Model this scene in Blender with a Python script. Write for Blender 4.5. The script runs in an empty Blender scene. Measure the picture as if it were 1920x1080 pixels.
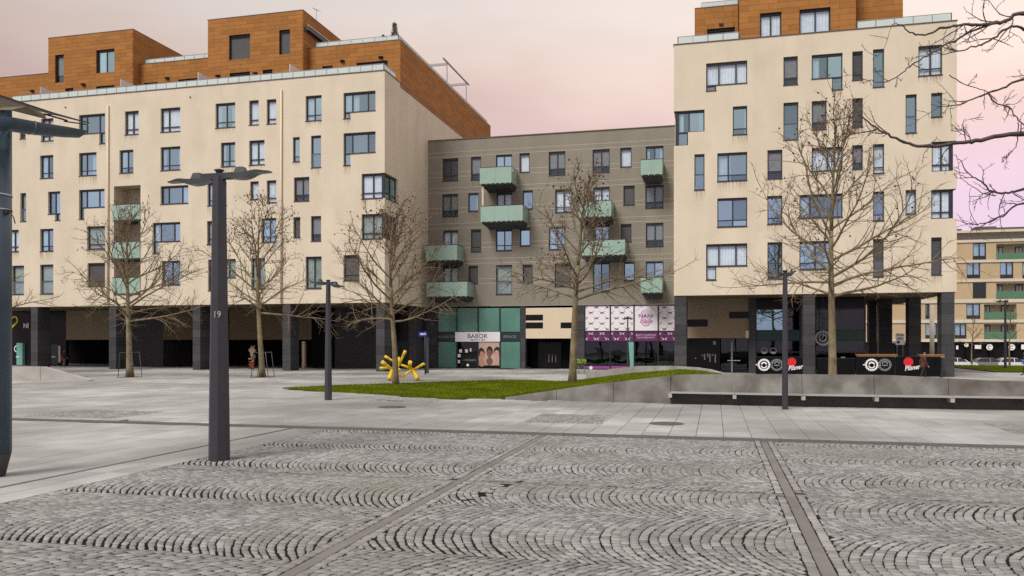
import bpy, bmesh, math, random
import numpy as np
from mathutils import Vector, Matrix
R = math.radians
random.seed(7)
rng = np.random.default_rng(11)

# ------------------------------------------------------------------ camera
SC = bpy.context.scene
COL = SC.collection
F, HY, CH = 1530.0, 642.0, 2.15          # focal length (px of a 1920 wide frame), horizon row, eye height
YAW = R(13.95)
SA, CA = math.sin(YAW), math.cos(YAW)
cam_d = bpy.data.cameras.new('camera')
cam = bpy.data.objects.new('camera', cam_d)
COL.objects.link(cam)
cam.location = (0, 0, CH)
cam.rotation_euler = (R(90), 0, YAW)
cam_d.sensor_fit = 'HORIZONTAL'
cam_d.sensor_width = 36
cam_d.lens = F * 36 / 1920
cam_d.shift_y = (HY - 540) / 1920
cam_d.clip_start = 0.1
cam_d.clip_end = 3000
SC.camera = cam

# ------------------------------------------------------------------ exposure, sky, sun
EXPO = 0.95
SC.view_settings.view_transform = 'Standard'
SC.view_settings.look = 'None'
SC.view_settings.exposure = EXPO
SC.view_settings.gamma = 1
SC.view_settings.use_curve_mapping = False
SC.render.engine = 'CYCLES'
SC.cycles.use_denoising = False
SC.cycles.sample_clamp_indirect = 4
SC.render.filter_size = 1.35
SUN_EL, SUN_AZ = R(48), R(205)            # azimuth clockwise from +Y: behind the camera, a little to the left


def lin(r, g, b, k=1.0):
    def f(c):
        c /= 255
        return (c / 12.92 if c <= .04045 else ((c + .055) / 1.055) ** 2.4) * k
    return (f(r), f(g), f(b), 1)


def make_world():
    w = bpy.data.worlds.new('World')
    SC.world = w
    w.use_nodes = True
    nt = w.node_tree
    nt.nodes.clear()
    N, L = nt.nodes.new, nt.links.new
    out = N('ShaderNodeOutputWorld')
    bg = N('ShaderNodeBackground')
    bg2 = N('ShaderNodeBackground')
    add = N('ShaderNodeAddShader')
    sky = N('ShaderNodeTexSky')
    sky.sky_type = 'NISHITA'
    sky.sun_disc = False
    sky.sun_elevation = SUN_EL
    sky.sun_rotation = SUN_AZ
    L(sky.outputs[0], bg2.inputs[0])
    bg2.inputs[1].default_value = 0.012
    tc = N('ShaderNodeTexCoord')
    sep = N('ShaderNodeSeparateXYZ')
    L(tc.outputs['Generated'], sep.inputs[0])
    k = 1 / 2 ** EXPO
    ns = N('ShaderNodeTexNoise')
    ns.inputs['Scale'].default_value = 2.2
    ns.inputs['Detail'].default_value = 5
    ns.inputs['Roughness'].default_value = .55
    mp = N('ShaderNodeMapping')
    mp.inputs['Scale'].default_value = (1, 1, 3.2)
    L(tc.outputs['Generated'], mp.inputs[0])
    L(mp.outputs[0], ns.inputs[0])
    # elevation, bent a little by the cloud noise
    ma = N('ShaderNodeMath'); ma.operation = 'MULTIPLY_ADD'
    L(ns.outputs['Fac'], ma.inputs[0]); ma.inputs[1].default_value = .16
    sub = N('ShaderNodeMath'); sub.operation = 'SUBTRACT'
    L(sep.outputs['Z'], sub.inputs[0]); sub.inputs[1].default_value = .08
    L(sub.outputs[0], ma.inputs[2])
    ra = N('ShaderNodeValToRGB')
    L(ma.outputs[0], ra.inputs[0])
    e = ra.color_ramp.elements
    e[0].position = 0.0; e[0].color = lin(205, 178, 205, k)
    e[1].position = 1.0; e[1].color = lin(214, 208, 206, k)
    for p, c in ((.17, (219, 184, 199)), (.26, (225, 190, 177)), (.315, (236, 210, 192)), (.38, (237, 221, 209)), (.6, (228, 216, 210))):
        x = e.new(p); x.color = lin(*c, k)
    # brighter towards the right of the view, greyer to the left
    dot = N('ShaderNodeVectorMath'); dot.operation = 'DOT_PRODUCT'
    L(tc.outputs['Generated'], dot.inputs[0]); dot.inputs[1].default_value = (.86, .5, .05)
    m01 = N('ShaderNodeMath'); m01.operation = 'MULTIPLY_ADD'
    L(dot.outputs['Value'], m01.inputs[0]); m01.inputs[1].default_value = .5; m01.inputs[2].default_value = .5
    mr = N('ShaderNodeValToRGB')
    L(m01.outputs[0], mr.inputs[0])
    el = mr.color_ramp.elements
    el[0].position = 0; el[0].color = (.90, .90, .90, 1)
    el[1].position = 1; el[1].color = (1.06, 1.06, 1.06, 1)
    for q, v in ((.25, .84), (.37, .70), (.55, .86), (.72, 1.02), (.88, 1.2)):
        x = el.new(q); x.color = (v, v, v, 1)
    n2 = N('ShaderNodeMath'); n2.operation = 'MULTIPLY_ADD'
    L(ns.outputs['Fac'], n2.inputs[0]); n2.inputs[1].default_value = .34; n2.inputs[2].default_value = .83
    m2 = N('ShaderNodeMath'); m2.operation = 'MULTIPLY'
    L(mr.outputs[0], m2.inputs[0]); L(n2.outputs[0], m2.inputs[1])
    L(ra.outputs[0], bg.inputs[0])
    L(m2.outputs[0], bg.inputs[1])
    L(bg.outputs[0], add.inputs[0]); L(bg2.outputs[0], add.inputs[1])
    L(add.outputs[0], out.inputs[0])


make_world()
sun_d = bpy.data.lights.new('sun', 'SUN')
sun_d.energy = 1.5
sun_d.angle = R(22)
sun_d.color = (1, .975, .92)
sun = bpy.data.objects.new('sun', sun_d)
COL.objects.link(sun)
sd = Vector((math.sin(SUN_AZ) * math.cos(SUN_EL), math.cos(SUN_AZ) * math.cos(SUN_EL), math.sin(SUN_EL)))
sun.rotation_euler = (-sd).to_track_quat('-Z', 'Y').to_euler()
sun.location = (0, -20, 40)


# ------------------------------------------------------------------ pixel -> place
def P(x, y, Y):
    """photo pixel on the facade plane at depth Y -> (X, z)"""
    u = (x - 960) / F
    t = Y / (CA + u * SA)
    return t * (-SA + u * CA), CH + t * (HY - y) / F


def PX(x, X):
    """photo column on the side wall plane X -> Y"""
    u = (x - 960) / F
    return X / (-SA + u * CA) * (CA + u * SA)


def G(x, y, z=0.0):
    """photo pixel on the ground at height z -> (X, Y)"""
    t = F * (CH - z) / (y - HY)
    u = (x - 960) / F
    return t * (-SA + u * CA), t * (CA + u * SA)


def pix(X, Y, z=0.0):
    t = -X * SA + Y * CA
    u = (X * CA + Y * SA) / t
    return 960 + u * F, HY - (z - CH) / t * F, t


# ------------------------------------------------------------------ materials
M = {}


def mat(name, col, rough=.75, var=0.0, vscale=1.0, bump=0.0, bscale=40.0, metal=0.0, spec=.5, tint=0.0,
        dark=None, dscale=.4, dpos=(.45, .7), stretch=None, coat=0.0, hue=0.0, streak=0.0):
    m = bpy.data.materials.new(name)
    m.use_nodes = True
    nt = m.node_tree
    N, L = nt.nodes.new, nt.links.new
    b = nt.nodes['Principled BSDF']
    b.inputs['Roughness'].default_value = rough
    b.inputs['Metallic'].default_value = metal
    b.inputs['Specular IOR Level'].default_value = spec
    b.inputs['Coat Weight'].default_value = coat
    col = tuple(col[:3]) + (1,)
    b.inputs['Base Color'].default_value = col
    tc = N('ShaderNodeTexCoord')
    cur = None
    geo = N('ShaderNodeNewGeometry')

    def noise(scale, detail=4, st=None):
        n = N('ShaderNodeTexNoise')
        n.inputs['Scale'].default_value = scale
        n.inputs['Detail'].default_value = detail
        if st:
            mp = N('ShaderNodeMapping')
            mp.inputs['Scale'].default_value = st
            L(geo.outputs['Position'], mp.inputs[0])
            L(mp.outputs[0], n.inputs[0])
        else:
            L(geo.outputs['Position'], n.inputs[0])
        return n.outputs['Fac']

    def mulc(src, fac_socket, lo, hi, a, bb):
        mr = N('ShaderNodeMapRange')
        L(fac_socket, mr.inputs[0])
        mr.inputs[1].default_value, mr.inputs[2].default_value = lo, hi
        mr.inputs[3].default_value, mr.inputs[4].default_value = a, bb
        mx = N('ShaderNodeMix'); mx.data_type = 'RGBA'; mx.blend_type = 'MULTIPLY'
        mx.inputs[0].default_value = 1
        if src is None:
            mx.inputs[6].default_value = col
        else:
            L(src, mx.inputs[6])
        L(mr.outputs[0], mx.inputs[7])
        return mx.outputs[2]
    if var:
        cur = mulc(cur, noise(vscale, 5, stretch), .3, .7, 1 - var, 1 + var)
    if streak:
        cur = mulc(cur, noise(1.0, 4, (.9, .9, .10)), .42, .78, 1.0, 1 - streak)
        cur = mulc(cur, noise(9.0, 3, None), .3, .7, 1 - streak * .3, 1 + streak * .3)
    if tint:
        at = N('ShaderNodeAttribute'); at.attribute_name = 'tint'
        oi = N('ShaderNodeObjectInfo')
        ad = N('ShaderNodeMath'); ad.operation = 'ADD'
        L(at.outputs['Fac'], ad.inputs[0]); L(oi.outputs['Random'], ad.inputs[1])
        fr = N('ShaderNodeMath'); fr.operation = 'FRACT'
        L(ad.outputs[0], fr.inputs[0])
        cur = mulc(cur, fr.outputs[0], 0, 1, 1 - tint, 1 + tint)
        if hue:
            hs = N('ShaderNodeHueSaturation')
            mr = N('ShaderNodeMapRange')
            f2 = N('ShaderNodeMath'); f2.operation = 'MULTIPLY'; L(fr.outputs[0], f2.inputs[0]); f2.inputs[1].default_value = 7.31
            f3 = N('ShaderNodeMath'); f3.operation = 'FRACT'; L(f2.outputs[0], f3.inputs[0])
            L(f3.outputs[0], mr.inputs[0]); mr.inputs[3].default_value = .5 - hue; mr.inputs[4].default_value = .5 + hue
            L(mr.outputs[0], hs.inputs['Hue']); L(cur, hs.inputs['Color'])
            cur = hs.outputs[0]
    if dark:
        mr = N('ShaderNodeMapRange')
        L(noise(dscale, 6), mr.inputs[0])
        mr.inputs[1].default_value, mr.inputs[2].default_value = dpos
        mx = N('ShaderNodeMix'); mx.data_type = 'RGBA'
        L(mr.outputs[0], mx.inputs[0])
        if cur is None:
            mx.inputs[6].default_value = col
        else:
            L(cur, mx.inputs[6])
        mx.inputs[7].default_value = tuple(dark[:3]) + (1,)
        cur = mx.outputs[2]
    if cur is not None:
        L(cur, b.inputs['Base Color'])
    if bump:
        bp = N('ShaderNodeBump')
        bp.inputs['Strength'].default_value = bump
        bp.inputs['Distance'].default_value = .02
        L(noise(bscale, 4), bp.inputs['Height'])
        L(bp.outputs[0], b.inputs['Normal'])
    M[name] = m
    return m


def glass(name, refl=(.60, .72, .95), base=.32, through=(.75, .82, .85), rough=.0):
    m = bpy.data.materials.new(name)
    m.use_nodes = True
    nt = m.node_tree
    nt.nodes.clear()
    N, L = nt.nodes.new, nt.links.new
    o = N('ShaderNodeOutputMaterial')
    mx = N('ShaderNodeMixShader')
    tr = N('ShaderNodeBsdfTransparent'); tr.inputs[0].default_value = (*through, 1)
    gl = N('ShaderNodeBsdfGlossy'); gl.inputs[0].default_value = (*refl, 1); gl.inputs['Roughness'].default_value = rough
    fr = N('ShaderNodeFresnel'); fr.inputs[0].default_value = 1.5
    ma = N('ShaderNodeMath'); ma.operation = 'ADD'; ma.use_clamp = True
    oi = N('ShaderNodeObjectInfo')
    vr = N('ShaderNodeMapRange'); L(oi.outputs['Random'], vr.inputs[0])
    vr.inputs[3].default_value = base * .55; vr.inputs[4].default_value = base * 1.45
    L(fr.outputs[0], ma.inputs[0]); L(vr.outputs[0], ma.inputs[1])
    geo = N('ShaderNodeNewGeometry')
    bf = N('ShaderNodeMapRange'); L(geo.outputs['Backfacing'], bf.inputs[0])
    bf.inputs[3].default_value = 1.5; bf.inputs[4].default_value = 1 / 1.5
    L(bf.outputs[0], fr.inputs[0])
    n = N('ShaderNodeTexNoise'); n.inputs['Scale'].default_value = .9; n.inputs['Detail'].default_value = 1
    L(geo.outputs['Position'], n.inputs[0])
    bp = N('ShaderNodeBump'); bp.inputs['Strength'].default_value = .25; bp.inputs['Distance'].default_value = .02
    L(n.outputs['Fac'], bp.inputs['Height'])
    L(bp.outputs[0], gl.inputs['Normal'])
    L(ma.outputs[0], mx.inputs[0]); L(tr.outputs[0], mx.inputs[1]); L(gl.outputs[0], mx.inputs[2])
    L(mx.outputs[0], o.inputs[0])
    M[name] = m
    return m


def emit(name, col, s):
    m = bpy.data.materials.new(name)
    m.use_nodes = True
    b = m.node_tree.nodes['Principled BSDF']
    b.inputs['Base Color'].default_value = (*col, 1)
    b.inputs['Emission Color'].default_value = (*col, 1)
    b.inputs['Emission Strength'].default_value = s
    M[name] = m


mat('stucco', (.652, .577, .444), .92, streak=.075, var=.05, vscale=.7, bump=.35, bscale=22, stretch=(1, 1, .45), dark=(.55, .485, .35), dscale=.5, dpos=(.5, .95))
mat('stucco_half_shaded', (.27, .22, .145), .92, spec=.1, var=.05, vscale=.6, bump=.2, bscale=22)  # beige stucco; milder arcade shade painted into the base colour
mat('stucco_shaded', (.15, .121, .075), .92, spec=.1, var=.05, vscale=.6, bump=.2, bscale=22)  # beige stucco darkened in colour to stand for deep arcade shade
mat('stucco_shop', (.66, .56, .41), .9, var=.03, vscale=.6, bump=.2, bscale=22)
mat('grey_stucco', (.248, .228, .184), .92, streak=.09, var=.05, vscale=.8, bump=.3, bscale=25, stretch=(1, 1, .5))
mat('groove', (.50, .45, .37), .9)
mat('coping', (.10, .085, .075), .6, var=.1, vscale=3)
mat('coping_light', (.55, .54, .52), .5, metal=.3)
mat('panel', (.345, .155, .045), .75, tint=.12, var=.06, vscale=2.5, bump=.08, bscale=60, spec=.1)
mat('panel_core', (.10, .045, .018), .9)
mat('frame', (.018, .022, .03), .42, spec=.5)
mat('frame_light', (.55, .55, .55), .4)
mat('sill', (.03, .03, .033), .5)
glass('glass', (.54, .87, 1.0), .50, (.85, .9, .92))
glass('glass_clear', (.62, .88, 1.0), .07, (.96, .97, .98))
glass('glass_dark', (.55, .62, .68), .04, (.30, .34, .34))
mat('room', (.035, .037, .042), .9, var=.4, vscale=1.2)
mat('curtain', (.66, .74, .80), .9, var=.08, vscale=2.0)
mat('reflection_print_green', (.30, .36, .31), .9, var=.15, vscale=2.0)  # grey-green: painted tree reflection behind window panes, also poster and logo print
mat('blind', (.055, .055, .058), .6, var=.1, vscale=2.0)
mat('blind_grey', (.20, .20, .20), .6, var=.05, vscale=2.0)
mat('rail_glass', (.55, .64, .61), .12, var=.05, vscale=.6, spec=.6)
mat('rail_metal', (.30, .31, .32), .4, metal=.6)
mat('balcony_glass', (.29, .43, .355), .16, var=.05, vscale=1.2, spec=.5)
mat('balcony_slab', (.05, .05, .052), .8, var=.15, vscale=3)
mat('white', (.80, .80, .79), .6)
mat('pipe_cream', (.66, .56, .43), .6)
mat('granite_dark', (.055, .055, .058), .7, spec=.2, tint=.22, var=.18, vscale=9, bump=.12, bscale=50)
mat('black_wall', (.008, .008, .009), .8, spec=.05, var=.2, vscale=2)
mat('black_gloss', (.008, .008, .009), .25, spec=.2, var=.2, vscale=2)
mat('shop_green', (.085, .225, .175), .14, var=.16, vscale=.55, spec=.5)
mat('shop_teal', (.17, .42, .35), .3)
mat('band_dark', (.010, .028, .032), .35)
mat('film_white', (.80, .77, .80), .35, var=.02, vscale=1)
mat('purple', (.12, .018, .10), .4, var=.05, vscale=2)
mat('purple_light', (.30, .06, .27), .4)
mat('lilac', (.66, .50, .66), .5)
mat('text_dark', (.03, .02, .03), .6)
mat('text_pink', (.55, .12, .34), .6)
mat('text_grey', (.25, .27, .28), .5)
mat('print_beige', (.55, .40, .33), .5, var=.08, vscale=1)
mat('skin_a', (.50, .27, .18), .5)
mat('skin_b', (.22, .10, .06), .5)
mat('skin_c', (.58, .35, .26), .5)
mat('hair', (.025, .015, .012), .6)
mat('lash', (.10, .02, .07), .6)
mat('dark_green', (.006, .045, .034), .45, var=.1, vscale=1)
mat('red', (.62, .012, .025), .45)
mat('lamp_metal', (.030, .032, .040), .5, metal=.0, var=.10, vscale=3, bump=.05, bscale=60)
mat('lamp_head', (.05, .058, .062), .45, var=.12, vscale=5)
mat('lamp_lens', (.10, .085, .06), .3, var=.3, vscale=30)
mat('steel', (.45, .46, .47), .35, metal=.8)
mat('galv', (.20, .205, .205), .55, metal=.4)
mat('guard_steel', (.09, .095, .095), .6)
mat('kiosk_blue', (.042, .075, .10), .42, var=.18, vscale=1.8, spec=.5)
mat('kiosk_dark', (.018, .020, .024), .5)
mat('roof_olive', (.17, .148, .10), .7, var=.15, vscale=2.5)
mat('concrete', (.205, .198, .182), .88, var=.22, vscale=1.6, bump=.25, bscale=18, dark=(.085, .072, .06), dscale=.9, dpos=(.44, .70), tint=.10)
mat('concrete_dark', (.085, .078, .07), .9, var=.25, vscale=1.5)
mat('concrete_pale', (.40, .39, .36), .88, var=.14, vscale=1.3, bump=.15, bscale=18, dark=(.22, .2, .17), dscale=.8, dpos=(.5, .8))
mat('bench_seat', (.33, .33, .32), .6, var=.06, vscale=2)
mat('slab', (.395, .393, .378), .80, tint=.13, var=.15, vscale=.8, bump=.15, bscale=60, dark=(.20, .197, .183), dscale=.14, dpos=(.40, .64), spec=.3)
mat('slab_bed', (.17, .163, .15), .95, var=.15, vscale=2)
mat('gutter_stone', (.080, .079, .075), .75, tint=.10, var=.12, vscale=2, bump=.15, bscale=50, spec=.4)
mat('strip_stone', (.165, .152, .138), .75, tint=.14, var=.10, vscale=3, bump=.15, bscale=50)
mat('cobble', (.248, .246, .234), .7, tint=.30, hue=.012, var=.16, vscale=.6, bump=.25, bscale=30, dark=(.195, .197, .16), dscale=.33, dpos=(.50, .75), spec=.4)
mat('cobble_bed', (.014, .013, .010), .97, spec=.1, var=.4, vscale=6, dark=(.024, .027, .012), dscale=.5, dpos=(.45, .7), bump=.6, bscale=60)
mat('asphalt', (.07, .07, .072), .9, var=.12, vscale=.8)
mat('lawn', (.060, .08, .006), .95, spec=.05, var=.3, vscale=.9, dark=(.10, .115, .03), dscale=.35, dpos=(.52, .8))
mat('grass', (.125, .170, .006), .9, spec=.05, var=.40, vscale=.7, tint=.30, hue=.02, dark=(.15, .135, .02), dscale=.6, dpos=(.48, .8))
mat('soil', (.05, .035, .024), .95, var=.3, vscale=5)
mat('bark', (.175, .140, .075), .9, var=.35, vscale=5, stretch=(1, 1, .35), bump=.5, bscale=30, dark=(.25, .23, .165), dscale=3, dpos=(.5, .75))
mat('bark_dark', (.12, .09, .05), .9, var=.3, vscale=6)
mat('branch_near', (.085, .066, .058), .85, var=.3, vscale=9, bump=.4, bscale=60)
mat('twig', (.175, .125, .075), .9, var=.25, vscale=2)
mat('fruit', (.05, .028, .014), .9)
mat('yellow', (.75, .50, .015), .38, var=.05, vscale=3)
mat('yellow_dark', (.60, .34, .01), .45)
mat('blue_sign', (.015, .03, .30), .4)
mat('wood', (.34, .16, .05), .7, var=.2, vscale=5)
mat('far_ochre', (.49, .37, .22), .9, var=.06, vscale=.6)
mat('far_cream', (.60, .545, .44), .9, var=.05, vscale=.6)
mat('far_green', (.085, .20, .11), .2)
mat('conifer', (.06, .075, .02), .9, var=.4, vscale=6)
mat('car_white', (.72, .73, .74), .25, coat=.6)
mat('car_grey', (.20, .21, .22), .25, coat=.6)
mat('car_silver', (.40, .41, .42), .3, metal=.4, coat=.5)
mat('car_glass', (.02, .022, .025), .08)
mat('tyre', (.015, .015, .015), .8)
mat('headlight', (.7, .72, .75), .15)
mat('cloth_dark', (.02, .018, .02), .85)
mat('cloth_brown', (.10, .025, .018), .85)
mat('cloth_red', (.50, .02, .02), .8)
mat('cloth_grey', (.12, .13, .14), .85)
mat('cloth_blue', (.01, .16, .42), .7)
mat('skin', (.48, .29, .21), .6)
mat('ribbon_orange', (.22, .07, .03), .8, var=.3, vscale=20)
mat('ribbon_pale', (.22, .18, .14), .8, var=.3, vscale=20)
mat('lime', (.22, .36, .04), .7, var=.2, vscale=10)
mat('iron', (.11, .105, .10), .6, metal=.3, var=.15, vscale=10, bump=.3, bscale=80)
mat('leaf_dry', (.16, .08, .03), .9)
def stain_mat():
    m = bpy.data.materials.new('rain_stain')
    m.use_nodes = True
    nt = m.node_tree
    nt.nodes.clear()
    N, L = nt.nodes.new, nt.links.new
    o = N('ShaderNodeOutputMaterial'); mx = N('ShaderNodeMixShader'); tr = N('ShaderNodeBsdfTransparent'); df = N('ShaderNodeBsdfDiffuse')
    df.inputs[0].default_value = (.30, .235, .15, 1)
    tc = N('ShaderNodeTexCoord'); sp = N('ShaderNodeSeparateXYZ'); L(tc.outputs['Generated'], sp.inputs[0])
    pw = N('ShaderNodeMath'); pw.operation = 'POWER'; L(sp.outputs['Z'], pw.inputs[0]); pw.inputs[1].default_value = 1.6
    g = N('ShaderNodeNewGeometry'); mp = N('ShaderNodeMapping'); mp.inputs['Scale'].default_value = (9, 9, .5); L(g.outputs['Position'], mp.inputs[0])
    ns = N('ShaderNodeTexNoise'); ns.inputs['Scale'].default_value = 1; ns.inputs['Detail'].default_value = 3; L(mp.outputs[0], ns.inputs[0])
    mr = N('ShaderNodeMapRange'); L(ns.outputs['Fac'], mr.inputs[0]); mr.inputs[1].default_value = .42; mr.inputs[2].default_value = .75; mr.inputs[4].default_value = .75
    mu = N('ShaderNodeMath'); mu.operation = 'MULTIPLY'; L(pw.outputs[0], mu.inputs[0]); L(mr.outputs[0], mu.inputs[1])
    L(mu.outputs[0], mx.inputs[0]); L(tr.outputs[0], mx.inputs[1]); L(df.outputs[0], mx.inputs[2]); L(mx.outputs[0], o.inputs[0])
    M['rain_stain'] = m


stain_mat()
emit('lamp_glow', (1, .86, .6), 4)

# ------------------------------------------------------------------ mesh tools
ORG = {}


class MB:
    def __init__(s):
        s.v, s.f, s.sm, s.t = [], [], [], []

    def quad(s, a, b, c, d, t=None):
        n = len(s.v)
        s.v += [a, b, c, d]
        s.f.append((n, n + 1, n + 2, n + 3)); s.sm.append(False); s.t.append(t)
        return s

    def poly(s, pts, t=None):
        n = len(s.v)
        s.v += list(pts)
        s.f.append(tuple(range(n, n + len(pts)))); s.sm.append(False); s.t.append(t)
        return s

    def hexa(s, p, t=None):
        """8 points: bottom ring 0-3, top ring 4-7"""
        n = len(s.v)
        s.v += list(p)
        for q in ((3, 2, 1, 0), (4, 5, 6, 7), (0, 1, 5, 4), (1, 2, 6, 5), (2, 3, 7, 6), (3, 0, 4, 7)):
            s.f.append(tuple(n + i for i in q)); s.sm.append(False); s.t.append(t)
        return s

    def box(s, x0, x1, y0, y1, z0, z1, t=None):
        x0, x1 = min(x0, x1), max(x0, x1); y0, y1 = min(y0, y1), max(y0, y1); z0, z1 = min(z0, z1), max(z0, z1)
        return s.hexa([(x0, y0, z0), (x1, y0, z0), (x1, y1, z0), (x0, y1, z0), (x0, y0, z1), (x1, y0, z1), (x1, y1, z1), (x0, y1, z1)], t)

    def bar(s, a, b, w, h, up=(0, 0, 1)):
        a, b = Vector(a), Vector(b)
        d = (b - a).normalized()
        side = d.cross(Vector(up))
        if side.length < 1e-4:
            side = Vector((1, 0, 0))
        side.normalize()
        u = side.cross(d).normalized()
        p = []
        for c in (a, b):
            p.append([c - side * w / 2 - u * h / 2, c + side * w / 2 - u * h / 2, c + side * w / 2 + u * h / 2, c - side * w / 2 + u * h / 2])
        A, B = p
        return s.hexa([tuple(x) for x in (A[0], A[1], B[1], B[0], A[3], A[2], B[2], B[3])])

    def tube(s, pts, rad, n=8, cap=True, smooth=True):
        pts = [Vector(p) for p in pts]
        if not hasattr(rad, '__len__'):
            rad = [rad] * len(pts)
        k0 = len(s.v)
        prev = None
        for i, p in enumerate(pts):
            d = (pts[min(i + 1, len(pts) - 1)] - pts[max(i - 1, 0)])
            d = d.normalized() if d.length > 1e-9 else Vector((0, 0, 1))
            if prev is None:
                a = d.orthogonal().normalized()
            else:
                a = prev - d * prev.dot(d)
                a = a.normalized() if a.length > 1e-6 else d.orthogonal().normalized()
            prev = a
            b = d.cross(a)
            for j in range(n):
                th = 2 * math.pi * j / n
                q = p + (a * math.cos(th) + b * math.sin(th)) * rad[i]
                s.v.append((q.x, q.y, q.z))
        for i in range(len(pts) - 1):
            for j in range(n):
                j2 = (j + 1) % n
                s.f.append((k0 + i * n + j, k0 + i * n + j2, k0 + (i + 1) * n + j2, k0 + (i + 1) * n + j)); s.sm.append(smooth); s.t.append(None)
        if cap:
            s.f.append(tuple(k0 + j for j in reversed(range(n)))); s.sm.append(False); s.t.append(None)
            e = k0 + (len(pts) - 1) * n
            s.f.append(tuple(e + j for j in range(n))); s.sm.append(False); s.t.append(None)
        return s

    def disc(s, c, r, n=24, axis='y', r2=None, a0=0, a1=2 * math.pi, sx=1.0):
        """flat disc (or ring) facing -Y (axis y) or +Z (axis z)"""
        def pt(th, rr):
            u, w = rr * math.cos(th) * sx, rr * math.sin(th)
            return (c[0] + u, c[1], c[2] + w) if axis == 'y' else (c[0] + u, c[1] + w, c[2])
        full = abs(a1 - a0 - 2 * math.pi) < 1e-6
        if r2 is None:
            return s.poly([pt(a0 + (a1 - a0) * i / n, r) for i in range(n if full else n + 1)])
        for i in range(n):
            t0, t1 = a0 + (a1 - a0) * i / n, a0 + (a1 - a0) * (i + 1) / n
            s.quad(pt(t0, r2), pt(t0, r), pt(t1, r), pt(t1, r2))
        return s

    def ball(s, c, r, sub=1, sc=(1, 1, 1)):
        bm = bmesh.new()
        bmesh.ops.create_icosphere(bm, subdivisions=sub, radius=1)
        n = len(s.v)
        for v in bm.verts:
            s.v.append((c[0] + v.co.x * r * sc[0], c[1] + v.co.y * r * sc[1], c[2] + v.co.z * r * sc[2]))
        for f in bm.faces:
            s.f.append(tuple(n + v.index for v in f.verts)); s.sm.append(True); s.t.append(None)
        bm.free()
        return s

    def lathe(s, c, prof, n=20):
        k0 = len(s.v)
        for r, z in prof:
            for j in range(n):
                th = 2 * math.pi * j / n
                s.v.append((c[0] + r * math.cos(th), c[1] + r * math.sin(th), c[2] + z))
        for i in range(len(prof) - 1):
            for j in range(n):
                j2 = (j + 1) % n
                s.f.append((k0 + i * n + j, k0 + i * n + j2, k0 + (i + 1) * n + j2, k0 + (i + 1) * n + j)); s.sm.append(True); s.t.append(None)
        return s

    def extrude(s, pts2, y0, y1):
        """polygon (x,z) extruded along Y"""
        n = len(pts2)
        k = len(s.v)
        s.v += [(x, y0, z) for x, z in pts2] + [(x, y1, z) for x, z in pts2]
        s.f.append(tuple(range(k, k + n))); s.f.append(tuple(reversed(range(k + n, k + 2 * n))))
        s.sm += [False, False]; s.t += [None, None]
        for i in range(n):
            j = (i + 1) % n
            s.f.append((k + j, k + i, k + n + i, k + n + j)); s.sm.append(False); s.t.append(None)
        return s

    def build(s, name, m, parent=None, origin=None):
        if origin is None:
            a = np.array(s.v)
            lo, hi = a.min(0), a.max(0)
            origin = ((lo[0] + hi[0]) / 2, (lo[1] + hi[1]) / 2, lo[2])
        me = bpy.data.meshes.new(name)
        ox, oy, oz = origin
        me.from_pydata([(x - ox, y - oy, z - oz) for x, y, z in s.v], [], s.f)
        me.polygons.foreach_set('use_smooth', s.sm)
        if any(t is not None for t in s.t):
            at = me.attributes.new('tint', 'FLOAT', 'FACE')
            at.data.foreach_set('value', [t or 0.0 for t in s.t])
        me.update()
        return link(name, me, m, parent, origin)


def link(name, me, m, parent=None, origin=(0, 0, 0)):
    o = bpy.data.objects.new(name, me)
    COL.objects.link(o)
    ms = m if isinstance(m, (list, tuple)) else [m]
    if me is not None and len(me.materials) == 0:
        for q in ms:
            me.materials.append(M[q] if isinstance(q, str) else q)
    place(o, parent, origin)
    return o


def place(o, parent, origin):
    ORG[o.name] = Vector(origin)
    if parent is not None:
        o.parent = parent
        o.location = Vector(origin) - ORG[parent.name]
    else:
        o.location = origin


def tag(o, label=None, cat=None, group=None, kind=None):
    if label: o['label'] = label
    if cat: o['category'] = cat
    if group: o['group'] = group
    if kind: o['kind'] = kind
    return o


def thing(name, label, cat, loc=(0, 0, 0), group=None):
    o = bpy.data.objects.new(name, None)
    COL.objects.link(o)
    o.empty_display_size = .2
    place(o, None, loc)
    return tag(o, label, cat, group)


def text(s, size, loc, m, parent, name='lettering', shear=0.0, sx=1.0, bold=0.0, align='CENTER', ext=.004):
    c = bpy.data.curves.new('tmp', 'FONT')
    c.body = s
    c.size = size
    c.shear = shear
    c.offset = bold
    c.align_x = align
    c.align_y = 'CENTER'
    c.extrude = ext
    c.resolution_u = 3
    o = bpy.data.objects.new('tmp', c)
    COL.objects.link(o)
    dg = bpy.context.evaluated_depsgraph_get()
    me = bpy.data.meshes.new_from_object(o.evaluated_get(dg))
    bpy.data.objects.remove(o)
    me.transform(Matrix.Rotation(R(90), 4, 'X') @ Matrix.Diagonal((sx, 1, 1, 1)))
    me.materials.clear()
    me.name = name
    return link(name, me, m, parent, loc)


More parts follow.
